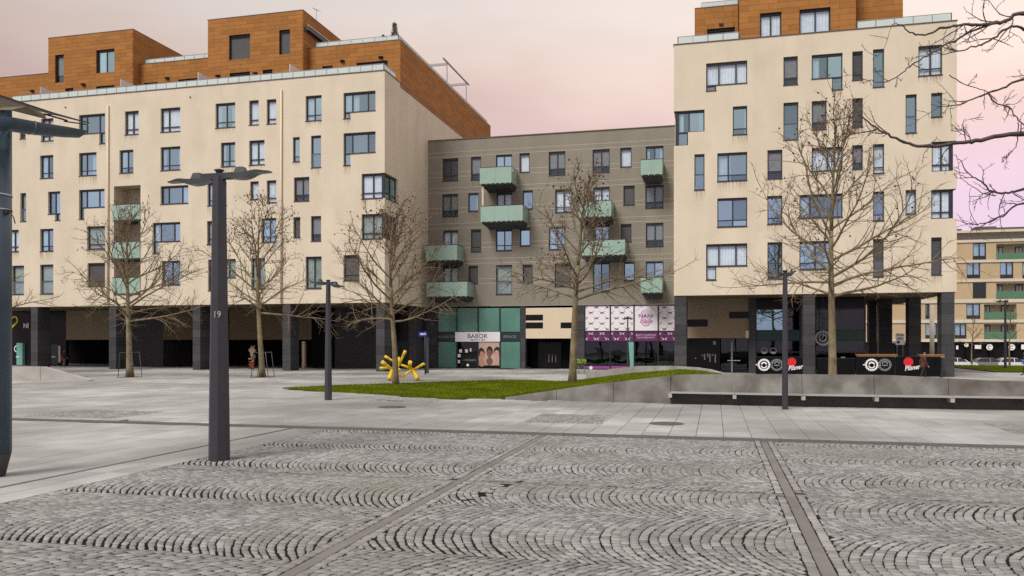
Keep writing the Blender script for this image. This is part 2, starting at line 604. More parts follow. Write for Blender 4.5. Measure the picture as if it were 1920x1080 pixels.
# ------------------------------------------------------------------ walls with openings, windows
def wall_holes(mb, W, a0, a1, z0, z1, holes, depth):
    """front sheet of a wall with rectangular openings and their reveals. W(a, z, d) -> xyz"""
    xs = sorted({a0, a1, *[min(max(h[0], a0), a1) for h in holes], *[min(max(h[2], a0), a1) for h in holes]})
    zs = sorted({z0, z1, *[min(max(h[1], z0), z1) for h in holes], *[min(max(h[3], z0), z1) for h in holes]})
    nx, nz = len(xs) - 1, len(zs) - 1
    solid = [[True] * nz for _ in range(nx)]
    for i in range(nx):
        cx = (xs[i] + xs[i + 1]) / 2
        hh = [h for h in holes if h[0] < cx < h[2]]
        for j in range(nz):
            cz = (zs[j] + zs[j + 1]) / 2
            if any(h[1] < cz < h[3] for h in hh):
                solid[i][j] = False
    for j in range(nz):
        i = 0
        while i < nx:
            if not solid[i][j]:
                i += 1; continue
            k = i
            while k < nx and solid[k][j]:
                k += 1
            mb.quad(W(xs[i], zs[j], 0), W(xs[k], zs[j], 0), W(xs[k], zs[j + 1], 0), W(xs[i], zs[j + 1], 0))
            i = k
    for i in range(nx):
        for j in range(nz):
            if solid[i][j]:
                continue
            A, B, C, D = xs[i], xs[i + 1], zs[j], zs[j + 1]
            if i > 0 and solid[i - 1][j]:
                mb.quad(W(A, C, 0), W(A, D, 0), W(A, D, depth), W(A, C, depth))
            if i < nx - 1 and solid[i + 1][j]:
                mb.quad(W(B, D, 0), W(B, C, 0), W(B, C, depth), W(B, D, depth))
            if j > 0 and solid[i][j - 1]:
                mb.quad(W(B, C, 0), W(A, C, 0), W(A, C, depth), W(B, C, depth))
            if j < nz - 1 and solid[i][j + 1]:
                mb.quad(W(A, D, 0), W(B, D, 0), W(B, D, depth), W(A, D, depth))


def wbox(mb, W, a0, a1, z0, z1, d0, d1):
    return mb.hexa([W(a0, z0, d0), W(a1, z0, d0), W(a1, z0, d1), W(a0, z0, d1), W(a0, z1, d0), W(a1, z1, d0), W(a1, z1, d1), W(a0, z1, d1)])


def window(parent, W, r, style='v', fill='b', leg=None, dep=.17, back=.31, fw=.075, sill=True, mull=None):
    a0, z0, a1, z1 = r
    fr = MB()
    cells = []

    def framed(a0, z0, a1, z1, vs, hs, top=.15):
        d0, d1 = dep, dep + .08
        wbox(fr, W, a0, a0 + fw, z0, z1, d0, d1)
        wbox(fr, W, a1 - fw, a1, z0, z1, d0, d1)
        wbox(fr, W, a0 + fw, a1 - fw, z1 - top, z1, d0 - .03, d1)
        wbox(fr, W, a0 + fw, a1 - fw, z0, z0 + fw, d0, d1)
        ia, ib, ja, jb = a0 + fw, a1 - fw, z0 + fw, z1 - top
        xs = [ia] + [ia + (ib - ia) * v for v in vs] + [ib]
        ys = [ja] + [ja + (jb - ja) * h for h in hs] + [jb]
        mw = .045
        for x in xs[1:-1]:
            wbox(fr, W, x - mw, x + mw, ja, jb, d0 + .004, d1 - .004)
        for k, y in enumerate(ys[1:-1]):
            for i in range(len(xs) - 1):
                xa = xs[i] + (mw if i else 0); xb = xs[i + 1] - (mw if i < len(xs) - 2 else 0)
                wbox(fr, W, xa, xb, y - .035, y + .035, d0 + .008, d1 - .008)
        for i in range(len(xs) - 1):
            for j in range(len(ys) - 1):
                cells.append((xs[i] + (mw if i else 0), ys[j] + (.035 if j else 0), xs[i + 1] - (mw if i < len(xs) - 2 else 0), ys[j + 1] - (.035 if j < len(ys) - 2 else 0)))
    st = {'v': ([.52], [.22]), 'n': ([], [.2]), 't': ([], [.45]), 'w': ([.24, .76], []), 'w2': ([.52], []), 'd': ([.5], []), 's': ([], []), 'v3': ([.36], [.2]), 'w3': ([.3, .74], [])}[style]
    vs, hs = st
    if mull:
        vs = mull
    framed(a0, z0, a1, z1, vs, hs)
    if leg:
        framed(leg[0], leg[1], leg[2], leg[3] + .01, [], [], top=.05)
    w = fr.build('window', 'frame', parent)
    if fill != 'd':
        for c in cells:
            p = MB().quad(W(c[0], c[1], dep + .045), W(c[2], c[1], dep + .045), W(c[2], c[3], dep + .045), W(c[0], c[3], dep + .045))
            p.build('pane', 'glass' if fill in 'bm' else 'glass_clear', w)
    rects = [r] + ([leg] if leg else [])
    bk = MB()
    for q in rects:
        bk.quad(W(q[0] - .05, q[1] - .05, back), W(q[2] + .05, q[1] - .05, back), W(q[2] + .05, q[3] + .05, back), W(q[0] - .05, q[3] + .05, back))
    bk.build('room_interior', 'room', w)
    if fill in 'cgm':
        cu = MB()
        for q in rects:
            b0 = q[0] + .05
            b1 = q[2] - .05
            if fill == 'm':
                b1 = b0 + (b1 - b0) * .45
            n = max(6, int((b1 - b0) / .06))
            for i in range(n):
                p0, p1 = b0 + (b1 - b0) * i / n, b0 + (b1 - b0) * (i + 1) / n
                e0, e1 = .268 + .013 * math.sin(i * 1.9), .268 + .013 * math.sin((i + 1) * 1.9)
                cu.quad(W(p0, q[1] + .05, e0), W(p1, q[1] + .05, e1), W(p1, q[3] - .05, e1), W(p0, q[3] - .05, e0))
        cu.build('curtain', 'reflection_print_green' if fill == 'g' else 'curtain', w)  # fill g: sheet coloured to stand for trees reflected in the glass
    if fill == 'b' and style != 't' and random.random() < .75:
        cu = MB()
        k = random.choice((0, 1, 2))
        wd = (a1 - a0) * random.uniform(.18, .36)
        for b0, b1 in {0: [(a0 + .05, a0 + wd)], 1: [(a1 - wd, a1 - .05)], 2: [(a0 + .05, a0 + wd * .7), (a1 - wd * .7, a1 - .05)]}[k]:
            n = max(4, int((b1 - b0) / .06))
            for i in range(n):
                p0, p1 = b0 + (b1 - b0) * i / n, b0 + (b1 - b0) * (i + 1) / n
                e0, e1 = .27 + .015 * math.sin(i * 1.9), .27 + .015 * math.sin((i + 1) * 1.9)
                cu.quad(W(p0, z0 + .05, e0), W(p1, z0 + .05, e1), W(p1, z1 - .05, e1), W(p0, z1 - .05, e0))
            cu.build('curtain', 'curtain', w)
            cu = MB()
    if fill in 'dh':
        bl = MB()
        lo = z0 + (z1 - z0) * (.26 if fill == 'h' else 0) + fw
        hi = z1 - .15
        n = max(5, int((hi - lo) / .07))
        dd = dep + .035 if fill == 'd' else dep + .075
        for i in range(n):
            q0, q1 = lo + (hi - lo) * i / n, lo + (hi - lo) * (i + 1) / n
            bl.quad(W(a0 + fw, q0, dd - .012), W(a1 - fw, q0, dd - .012), W(a1 - fw, q1, dd + .012), W(a0 + fw, q1, dd + .012))
        bl.build('blind', 'blind' if fill == 'd' else 'blind_grey', w)
        if fill == 'd' and leg:
            MB().quad(W(leg[0] + fw, leg[1], dep + .04), W(leg[2] - fw, leg[1], dep + .04), W(leg[2] - fw, leg[3], dep + .04), W(leg[0] + fw, leg[3], dep + .04)).build('pane', 'glass', w)
    if sill:
        sl = MB()
        for q in rects:
            if q is r and leg:
                if leg[0] <= a0 + .05:
                    wbox(sl, W, leg[2], a1 + .02, q[1] - .05, q[1] - .004, -.04, dep)
                else:
                    wbox(sl, W, a0 - .03, leg[0], q[1] - .05, q[1] - .004, -.04, dep)
            else:
                wbox(sl, W, q[0] - .03, q[2] + .02, q[1] - .05, q[1] - .004, -.04, dep)
        sl.build('sill', 'sill', w)
        if random.random() < .55:
            q = leg or r
            hgt = random.uniform(.35, 1.1)
            MB().quad(W(q[0] - .02, q[1] - .06 - hgt, -.003), W(q[2] + .02, q[1] - .06 - hgt, -.003), W(q[2] + .02, q[1] - .052, -.003), W(q[0] - .02, q[1] - .052, -.003)).build('rain_stain', 'rain_stain', w)
    if style == 't':
        zt = z0 + (z1 - z0) * .45
        MB().quad(W(a0 + .03, z0 + .04, .06), W(a1 - .03, z0 + .04, .06), W(a1 - .03, zt, .06), W(a0 + .03, zt, .06)).build('guard_glass', 'glass_clear', w)
    return w


def front(Y):
    return lambda a, z, d: (a, Y + d, z)


def pxrect(x0, y0, x1, y1, Y):
    (A, zt), (B, zb) = P(x0, y0, Y), P(x1, y1, Y)
    zt2 = P(x1, y0, Y)[1]; zb2 = P(x0, y1, Y)[1]
    # the top edge of an opening climbs in the photo; its listed y is that of its right end
    return (A, (zb + zb2) / 2, B, (zt + zt2) / 2)


def panels(core, W, a0, a1, z0, z1, holes=(), pw=1.2, ph=.33, limit=None, off=0):
    """staggered cladding panels as separate pieces; returns the list of boxes past the limit"""
    rest = []
    g = .012
    n = max(1, round((z1 - z0) / ph)); ph = (z1 - z0) / n
    for j in range(n):
        q0, q1 = z0 + j * ph, z0 + (j + 1) * ph
        x = a0 - pw * ((j * .5 + off) % 1)
        while x < a1 - .01:
            b0, b1 = max(x, a0), min(x + pw, a1)
            x += pw
            if b1 - b0 < .04:
                continue
            segs = [(b0, b1)]
            zz = [(q0, q1)]
            hit = [h for h in holes if h[0] < b1 - .01 and h[2] > b0 + .01 and h[1] < q1 - .01 and h[3] > q0 + .01]
            pieces = [(b0, b1, q0, q1)]
            for h in hit:
                new = []
                for (c0, c1, e0, e1) in pieces:
                    if h[0] >= c1 or h[2] <= c0 or h[1] >= e1 or h[3] <= e0:
                        new.append((c0, c1, e0, e1)); continue
                    if h[0] > c0 + .03: new.append((c0, h[0], e0, e1))
                    if h[2] < c1 - .03: new.append((h[2], c1, e0, e1))
                    m0, m1 = max(c0, h[0]), min(c1, h[2])
                    if h[1] > e0 + .03: new.append((m0, m1, e0, h[1]))
                    if h[3] < e1 - .03: new.append((m0, m1, h[3], e1))
                pieces = new
            for (c0, c1, e0, e1) in pieces:
                b = MB()
                dz = random.uniform(0, .004)
                wbox(b, W, c0 + g / 2, c1 - g / 2, e0 + g / 2, e1 - g / 2, -.03 - dz, -.002)
                if limit is not None and limit[0] <= 0:
                    rest.append(b)
                else:
                    if limit is not None: limit[0] -= 1
                    b.build('panel', 'panel', core)
    return rest


def join(boxes, name, m, parent, kind='stuff', tint=True):
    mb = MB()
    for b in boxes:
        n = len(mb.v)
        t = random.random()
        mb.v += b.v
        mb.f += [tuple(i + n for i in f) for f in b.f]
        mb.sm += b.sm
        mb.t += [t if tint else None] * len(b.f)
    o = mb.build(name, m, parent)
    if kind: o['kind'] = kind
    return o


def rail_run(parent, pts, h, pw, base, m='rail_glass', part='glass_railing'):
    """glass railing along a polyline of (X, Y); each pane its own piece under one railing part"""
    z = base
    rm = MB()
    panes = []
    for (x0, y0), (x1, y1) in zip(pts, pts[1:]):
        L = math.hypot(x1 - x0, y1 - y0)
        n = max(1, round(L / pw))
        ux, uy = (x1 - x0) / L, (y1 - y0) / L
        for i in range(n + 1):
            c = (x0 + ux * L * i / n, y0 + uy * L * i / n)
            rm.box(c[0] - .02, c[0] + .02, c[1] - .02, c[1] + .02, z, z + h)
        for i in range(n):
            s0, s1 = L * i / n + .03, L * (i + 1) / n - .03
            nx, ny = -uy * .008, ux * .008
            A = (x0 + ux * s0, y0 + uy * s0); B = (x0 + ux * s1, y0 + uy * s1)
            p = MB().hexa([(A[0] - nx, A[1] - ny, z + .04), (B[0] - nx, B[1] - ny, z + .04), (B[0] + nx, B[1] + ny, z + .04), (A[0] + nx, A[1] + ny, z + .04),
                           (A[0] - nx, A[1] - ny, z + h - .03), (B[0] - nx, B[1] - ny, z + h - .03), (B[0] + nx, B[1] + ny, z + h - .03), (A[0] + nx, A[1] + ny, z + h - .03)])
            panes.append(p)
        rm.bar((x0, y0, z + h + .012), (x1, y1, z + h + .012), .05, .03)
    o = rm.build(part, 'rail_metal', parent)
    for p in panes:
        p.build('glass_panel', m, o)
    return o


def column(parent, x0, x1, y0, y1, z0, z1, course=.62, m='granite_dark'):
    core = MB().box(x0 + .03, x1 - .03, y0 + .03, y1 - .03, z0, z1).build('column', 'black_wall', parent)
    n = max(1, round((z1 - z0) / course))
    h = (z1 - z0) / n
    for i in range(n):
        e = random.uniform(0, .004)
        MB().box(x0 - e, x1 + e, y0 - e, y1 + e, z0 + i * h + .006, z0 + (i + 1) * h - .006).build('block', m, core)
    return core

# ================================================================== THE GROUND
def struct(o, label=None):
    return tag(o, label, kind='structure')


# terrain: flat round the square, sinking by 1.4 m towards the street behind on the right
g = MB()
rows = [(-80, -.12), (86, -.12), (100, -.55), (118, -1.42), (150, -1.45), (1500, -1.45)]
for (ya, za), (yb, zb) in zip(rows, rows[1:]):
    g.quad((-900, ya, za), (900, ya, za), (900, yb, zb), (-900, yb, zb))
struct(g.build('ground', 'asphalt', None, (0, 0, 0)))

COB_X0, COB_X1, COB_Y0, COB_Y1 = -9.25, 17.0, 3.0, 18.45
GUT0, GUT1 = 18.5, 19.2
XA, XB = -3.83, 1.03          # granite strips running away from the camera
YT = 12.1                     # granite strip across
SW = .15

pav = MB().box(-75, 62, -12, 84, -.118, -.045).build('pavement', 'slab_bed', None, (0, 0, -.118))
struct(pav)


def in_poly(x, y, poly):
    c = False
    n = len(poly)
    j = n - 1
    for i in range(n):
        xi, yi = poly[i]; xj, yj = poly[j]
        if (yi > y) != (yj > y) and x < (xj - xi) * (y - yi) / (yj - yi) + xi:
            c = not c
        j = i
    return c


# small cobbled squares let into the slabs
PATCH = [(-5.05, -3.0, 21.4, 24.0), (6.9, 9.2, 21.4, 24.0), (-19.6, -16.6, 19.6, 22.0), (-12.4, -10.0, 27.6, 29.4)]
MAN = [(G(735, 763.5), .46), (G(1250, 794.5), .45)]
LAWN = [G(528, 728.5), G(640, 735.5), G(740, 742), G(850, 747.5), (-7.7, 30.15), (-1.5, 29.35), (.2, 29.4), (-.6, 33.0), (-3.4, 37.6), (-6.4, 41.5), (-9.2, 44.6), (-11.5, 44.8), G(860, 715.5), G(750, 719.5), G(640, 723)]

# paving slabs, laid along the Y direction in lanes 0.62 m wide
slabs = []
SWD, SLN = .62, 1.24
for i in range(-110, 92):
    x0 = i * SWD + .2
    x1 = x0 + SWD
    if x0 < -68 or x1 > 56:
        continue
    y = -2 - (i * .37 % 1) * SLN
    while y < 64:
        y0, y1 = y, y + SLN * (.75 if (int(y * 7) + i) % 5 == 0 else 1.0)
        y = y1
        cx, cy = (x0 + x1) / 2, (y0 + y1) / 2
        X0, X1, Y0, Y1 = x0, x1, y0, y1
        if cx > COB_X0 - 1.0:
            if Y1 <= GUT1 + .05: continue
            Y0 = max(Y0, GUT1)
            if Y1 - Y0 < .1: continue
        else:
            if Y0 < GUT0 < Y1 or (Y0 >= GUT0 and Y1 <= GUT1) or Y0 < GUT1 < Y1:
                if Y0 < GUT0 - .1: Y1 = min(Y1, GUT0)
                elif Y1 > GUT1 + .1: Y0 = max(Y0, GUT1)
                else: continue
        t = -cx * SA + cy * CA
        if t < 4: continue
        u = (cx * CA + cy * SA) / t
        if abs(u) > .80: continue
        if in_poly(cx, cy, LAWN): continue
        parts_ = [(X0, X1, Y0, Y1)]
        for p in PATCH:
            new = []
            for (a, b, c, d) in parts_:
                if p[0] >= b or p[1] <= a or p[2] >= d or p[3] <= c:
                    new.append((a, b, c, d)); continue
                if p[0] > a + .03: new.append((a, p[0], c, d))
                if p[1] < b - .03: new.append((p[1], b, c, d))
                e, f_ = max(a, p[0]), min(b, p[1])
                if p[2] > c + .03: new.append((e, f_, c, p[2]))
                if p[3] < d - .03: new.append((e, f_, p[3], d))
            parts_ = new
        for q in parts_:
            slabs.append((*q, t, u))
# a band of long slabs beside the cobbles on the left
y = 2.0
while y < GUT0 - .2:
    y1 = min(y + .95, GUT0)
    for xa, xb in ((COB_X0 - .98, COB_X0 - .50), (COB_X0 - .5, COB_X0 - .02)):
        cx, cy = (xa + xb) / 2, (y + y1) / 2
        t = -cx * SA + cy * CA
        u = (cx * CA + cy * SA) / max(t, .1)
        if t > 4 and abs(u) < .8:
            slabs.append((xa, xb, y, y1, t, u))
    y = y1


def slab_box(s, z=0.0, g=.005):
    X0, X1, Y0, Y1 = s[:4]
    e = random.uniform(-.003, .002)
    b = .006
    m = MB()
    m.v = [(X0 + g, Y0 + g, -.045), (X1 - g, Y0 + g, -.045), (X1 - g, Y1 - g, -.045), (X0 + g, Y1 - g, -.045),
           (X0 + g, Y0 + g, z + e - b), (X1 - g, Y0 + g, z + e - b), (X1 - g, Y1 - g, z + e - b), (X0 + g, Y1 - g, z + e - b),
           (X0 + g + b, Y0 + g + b, z + e), (X1 - g - b, Y0 + g + b, z + e), (X1 - g - b, Y1 - g - b, z + e), (X0 + g + b, Y1 - g - b, z + e)]
    for a, c in ((0, 4), (4, 8)):
        for k in range(4):
            k2 = (k + 1) % 4
            m.f.append((a + k, a + k2, c + k2, c + k))
    m.f.append((8, 9, 10, 11))
    m.sm = [False] * 9
    m.t = [None] * 9
    return m


slabs.sort(key=lambda s: s[4] + (0 if abs(s[5]) < .64 else 100))
for s in slabs[:300]:
    slab_box(s).build('paving_slab', 'slab', pav)
join([slab_box(s) for s in slabs[300:]], 'paving_slabs', 'slab', pav)

# dark gutter course between slabs and cobbles
gut = struct(MB().box(-40, 24, GUT0, GUT1, -.044, -.03).build('gutter', 'slab_bed', None))
x = -39.0
while x < 23:
    w = random.uniform(.85, 1.05)
    for ya, yb in ((GUT0, GUT0 + .34), (GUT0 + .35, GUT1)):
        if abs((x * CA + 18.9 * SA) / (-x * SA + 18.9 * CA)) < .78:
            m = slab_box((x, x + w, ya, yb), -.012)
            m.v = [(a, b, c if c > -.03 else -.029) for a, b, c in m.v]
            m.build('gutter_stone', 'gutter_stone', gut)
    x += w

# ------------------------------------------------------------------ cobbles laid in segmental arcs
cobf = struct(MB().box(COB_X0, COB_X1, COB_Y0, COB_Y1, -.044, -.005).build('cobbled_square', 'cobble_bed', None))
PIT = .106


def clear(cx, cy):
    if abs(cx - XA) < SW / 2 + .125 or abs(cx - XB) < SW / 2 + .125: return False
    if abs(cy - YT) < .13: return False
    if cx < COB_X0 + .06 or cx > COB_X1 - .1 or cy > COB_Y1 - .05: return False
    return True


BROKEN = [(G(872, 938), G(948, 909)), (G(640, 1030), G(700, 1003)), (G(948, 909), G(985, 903))]


def broken(cx, cy):
    for (a, b) in BROKEN:
        dx, dy = b[0] - a[0], b[1] - a[1]
        L2 = dx * dx + dy * dy
        k = max(0, min(1, ((cx - a[0]) * dx + (cy - a[1]) * dy) / L2))
        if math.hypot(cx - a[0] - k * dx, cy - a[1] - k * dy) < .085:
            return random.random() < .55
    return False


def arc(lane_y, xs, th):
    # point of an arc that bulges towards -X
    return (xs - RAD * math.cos(th) + RAD * math.cos(HALF), lane_y + RAD * math.sin(th))


stones = []       # four ground corners per stone
fields = [(COB_X0, XA, 3.35, 2.62), (XA, XB, 4.2, 2.45), (XB, COB_X1, 3.7, 2.35)]
for (fx0, fx1, yo, LW) in fields:
    RAD = LW * .75
    HALF = math.asin(LW / 2 / RAD)
    NS = int(2 * HALF * RAD / .125)
    for lane in range(-1, 8):
        yc = yo + lane * LW
        if yc - LW / 2 > COB_Y1 or yc + LW / 2 < COB_Y0: continue
        k0, k1 = int((fx0 - .2) / PIT), int((fx1 + .9) / PIT)
        drift = 0.0
        for k in range(k0, k1):
            xs = k * PIT + random.uniform(-.003, .003) + .025 * math.sin(k * .21 + lane * 1.7 + fx0)
            jit = random.uniform(0, 1)
            wob = random.uniform(-.006, .006)
            # stone ends along this arc, uneven lengths
            w = [random.uniform(.8, 1.25) * (1 + .4 * abs(2 * (i_ + .5) / NS - 1) ** 2) for i_ in range(NS)]
            tot = sum(w)
            acc = 0
            ths = [-HALF]
            for q in w:
                acc += q
                ths.append(-HALF + 2 * HALF * acc / tot)
            for j in range(NS):
                t0, t1 = ths[j], ths[j + 1]
                tm = (t0 + t1) / 2
                cx, cy = arc(yc, xs + PIT / 2, tm)
                if not (fx0 - .1 <= cx <= fx1 + .1): continue
                t = -cx * SA + cy * CA
                if t < 5.8: continue
                u = (cx * CA + cy * SA) / t
                if abs(u) > .74: continue
                if broken(cx, cy): continue
                e_ = (abs(tm) / HALF) ** 1.5
                dth = (.0150 + .004 * e_) / RAD
                gx = (.0047 + .0103 * e_) / math.cos(tm)
                A = arc(yc, xs + gx + wob, t0 + dth); B = arc(yc, xs + PIT - gx + wob, t0 + dth)
                C = arc(yc, xs + PIT - gx + wob, t1 - dth); D = arc(yc, xs + gx + wob, t1 - dth)
                xl = fx0 + (.02 if fx0 == COB_X0 else SW / 2 + .122)
                xr = fx1 - (.02 if fx1 == COB_X1 else SW / 2 + .122)
                ylo, yhi = (YT + .082, COB_Y1 - .012) if cy > YT else (-99, YT - .082)
                quad4 = [(min(max(a_, xl), xr), min(max(b_, ylo), yhi)) for a_, b_ in (A, B, C, D)]
                ar = abs(sum(quad4[i_][0] * quad4[(i_ + 1) % 4][1] - quad4[(i_ + 1) % 4][0] * quad4[i_][1] for i_ in range(4))) / 2
                if ar < .0018: continue
                stones.append((*quad4, t, u))


def row_stones(along, fixed, lo, hi, w=.1):
    """straight course beside a strip"""
    p = lo
    while p < hi:
        l = random.uniform(.11, .16)
        if along == 'y':
            A, B, C, D = (fixed, p), (fixed + w, p), (fixed + w, p + l - .014), (fixed, p + l - .014)
        else:
            A, B, C, D = (p, fixed), (p + l - .01, fixed), (p + l - .01, fixed + w), (p, fixed + w)
        cx, cy = (A[0] + C[0]) / 2, (A[1] + C[1]) / 2
        p += l
        t = -cx * SA + cy * CA
        if t < 5.8: continue
        u = (cx * CA + cy * SA) / t
        if abs(u) > .74: continue
        if along == 'y' and abs(cy - YT) < .13: continue
        stones.append((A, B, C, D, t, u))


for xs in (XA, XB):
    row_stones('y', xs - SW / 2 - .11, COB_Y0, COB_Y1)
    row_stones('y', xs + SW / 2 + .01, COB_Y0, COB_Y1)
for p in PATCH:
    struct(MB().box(p[0], p[1], p[2], p[3], -.044, -.005).build('cobble_patch', 'cobble_bed', None))
    yy = p[2]
    nl = 0
    while yy < p[3] - .05:
        row_stones('x', yy, p[0], p[1], .095)
        yy += .105


def stone_verts(st):
    A, B, C, D = [np.array(q) for q in st[:4]]
    q = np.array([A, B, C, D])
    x_, y_ = q[:, 0].copy(), q[:, 1].copy()
    if st[4] < 25 and y_.mean() < COB_Y1 - .3 and abs(x_.mean() - XA) > .4 and abs(x_.mean() - XB) > .4 and abs(y_.mean() - YT) > .25:
        q[:, 0] += .007 * np.sin(y_ * 6.1 + x_ * 2.3) + .006 * np.sin(x_ * 9.7 - y_ * 5.2 + 1)
        q[:, 1] += .007 * np.sin(x_ * 5.3 - y_ * 3.1 + 2) + .006 * np.sin(x_ * 10.9 + y_ * 7.7)
    c = q.mean(0)
    q = c + (q - c) * np.array([1, 1]) + rng.normal(0, .0042, (4, 2))
    top = c + (q - c) * .90
    zt = rng.normal(.0075, .002)
    tilt = rng.normal(0, .022, 2)
    z = zt + ((top - c) @ tilt)
    v = np.zeros((12, 3))
    v[:4, :2] = q; v[:4, 2] = -.012
    v[4:8, :2] = q; v[4:8, 2] = .002 + ((q - c) @ tilt)
    v[8:, :2] = top; v[8:, 2] = z
    return v


SF = np.array([(0, 1, 5, 4), (1, 2, 6, 5), (2, 3, 7, 6), (3, 0, 4, 7), (4, 5, 9, 8), (5, 6, 10, 9), (6, 7, 11, 10), (7, 4, 8, 11), (8, 9, 10, 11)])
stones.sort(key=lambda s: s[4] + (0 if (abs(s[5]) < .62 and s[4] > 7.55) else 50))


def mesh_np(name, V, Fq, tint=None, smooth=False):
    me = bpy.data.meshes.new(name)
    me.vertices.add(len(V))
    me.vertices.foreach_set('co', np.asarray(V, dtype=np.float32).ravel())
    k = Fq.shape[1]
    me.loops.add(Fq.size)
    me.loops.foreach_set('vertex_index', Fq.ravel().astype(np.int32))
    me.polygons.add(len(Fq))
    me.polygons.foreach_set('loop_start', np.arange(0, Fq.size, k, dtype=np.int32))
    me.polygons.foreach_set('loop_total', np.full(len(Fq), k, dtype=np.int32))
    if smooth:
        me.polygons.foreach_set('use_smooth', np.ones(len(Fq), dtype=bool))
    if tint is not None:
        at = me.attributes.new('tint', 'FLOAT', 'FACE')
        at.data.foreach_set('value', np.asarray(tint, dtype=np.float32))
    me.update(calc_edges=True)
    me.validate()
    return me


for s in stones[:300]:
    v = stone_verts(s)
    c = v.mean(0); c[2] = -.012
    me = mesh_np('cobble', v - c, SF)
    link('cobble', me, 'cobble', cobf, tuple(c))
rest = stones[300:]
V = np.concatenate([stone_verts(s) for s in rest])
Fq = (SF[None] + (np.arange(len(rest)) * 12)[:, None, None]).reshape(-1, 4)
o = link('cobbles', mesh_np('cobbles', V, Fq, np.repeat(rng.random(len(rest)), 9)), 'cobble', cobf, (0, 0, 0))
o['kind'] = 'stuff'
print('cobbles', len(stones), 'slabs', len(slabs))

# moss growing in the joints in loose patches
mv = []
for _ in range(9000):
    s = random.choice(rest)
    cx, cy = s[random.randrange(4)]
    n = math.sin(cx * 1.3 + 1) * math.sin(cy * 1.1) + .6 * math.sin(cx * .53 + cy * .9)
    dl = math.hypot(cx + 8.77, cy - 13.2)
    if n < .35 and dl > 1.0 and cx < 3: continue
    if n < .1 and dl > 1.0: continue
    r = random.uniform(.004, .013)
    a = random.random() * 6
    for k in range(3):
        mv.append((cx + r * math.cos(a + k * 2.1), cy + r * math.sin(a + k * 2.1), -.003 + random.uniform(0, .006)))
o = link('moss', mesh_np('moss', np.array(mv), np.arange(len(mv)).reshape(-1, 3)), 'grass', cobf, (0, 0, 0))
o['kind'] = 'stuff'

# granite strips
for nm, xs, label in (('granite_strip', XA, None), ('granite_strip', XB, None)):
    st = MB().box(xs - SW / 2, xs + SW / 2, COB_Y0, COB_Y1, -.0355, -.03).build(nm, 'cobble_bed', None)
    struct(st)
    y = COB_Y0
    while y < COB_Y1 - .1:
        l = random.uniform(.68, .80)
        m = slab_box((xs - SW / 2, xs + SW / 2, y, min(y + l, COB_Y1)), .004)
        m.v = [(a, b, max(c, -.029)) for a, b, c in m.v]
        m.build('granite_slab', 'strip_stone', st)
        y += l
st = struct(MB().box(COB_X0, COB_X1, YT - .07, YT + .07, -.0355, -.03).build('cross_strip', 'cobble_bed', None))
x = COB_X0
while x < COB_X1 - .2:
    l = random.uniform(.9, 1.1)
    for a, b in ((x, x + l),):
        if any(abs((a + b) / 2 - q) < l / 2 + SW / 2 for q in (XA, XB)):
            q = [q for q in (XA, XB) if abs((a + b) / 2 - q) < l / 2 + SW / 2][0]
            segs = [(a, q - SW / 2), (q + SW / 2, b)]
        else:
            segs = [(a, b)]
        for c, d in segs:
            if d - c > .08:
                m = slab_box((c, d, YT - .07, YT + .07), .001)
                m.v = [(p, q, max(r_, -.029)) for p, q, r_ in m.v]
                m.build('granite_slab', 'strip_stone', st)
    x += l

# manhole covers
for (c, r), lb in zip(MAN, ('smaller-looking round manhole cover in the paving before the lawn tip', 'round manhole cover in pale paving near the dark gutter course')):
    t = thing('manhole_cover', lb, 'manhole cover', (c[0], c[1], .0), 'manhole covers in the paving')
    MB().lathe((c[0], c[1], .001), [(r, 0), (r, .012), (r - .07, .012), (r - .08, .004)], 32).build('rim', 'iron', t)
    MB().disc((c[0], c[1], .009), r - .082, 32, 'z').build('lid', 'gutter_stone', t)
c = G(742, 752)
t = thing('drain_grate', 'small dark rectangular drain grate beside the lawn edge', 'drain', (c[0], c[1], 0))
d = MB().box(c[0] - .35, c[0] + .35, c[1] - .15, c[1] + .15, .001, .006).build('pit', 'kiosk_dark', t)
for i in range(9):
    MB().box(c[0] - .34 + i * .078, c[0] - .30 + i * .078, c[1] - .14, c[1] + .14, .007, .012).build('grate_bar', 'iron', t)

# ------------------------------------------------------------------ lawn with its mound
def hmound(x, y):
    h = max(0.0, min(1.0, (x + 8.6) * .138))
    if y > 38: h *= max(0.0, 1 - (y - 38) / 7.0)
    return h


lx = [p[0] for p in LAWN]; ly = [p[1] for p in LAWN]
STP = .35
bm = bmesh.new()
grid = {}
nx, ny = int((max(lx) - min(lx)) / STP) + 2, int((max(ly) - min(ly)) / STP) + 2


def nearest_in(x, y):
    return in_poly(x, y, LAWN)


# outline polygon triangulated finely: clip a grid by the outline with bisect planes is heavy; use fine strips instead
SX = .25
lm = MB()
x = min(lx)
idx = {}


def span(x):
    ys = []
    n = len(LAWN)
    for i in range(n):
        (xa, ya), (xb, yb) = LAWN[i], LAWN[(i + 1) % n]
        if (xa <= x < xb) or (xb <= x < xa):
            ys.append(ya + (yb - ya) * (x - xa) / (xb - xa))
    ys.sort()
    return (ys[0], ys[-1]) if len(ys) >= 2 else None


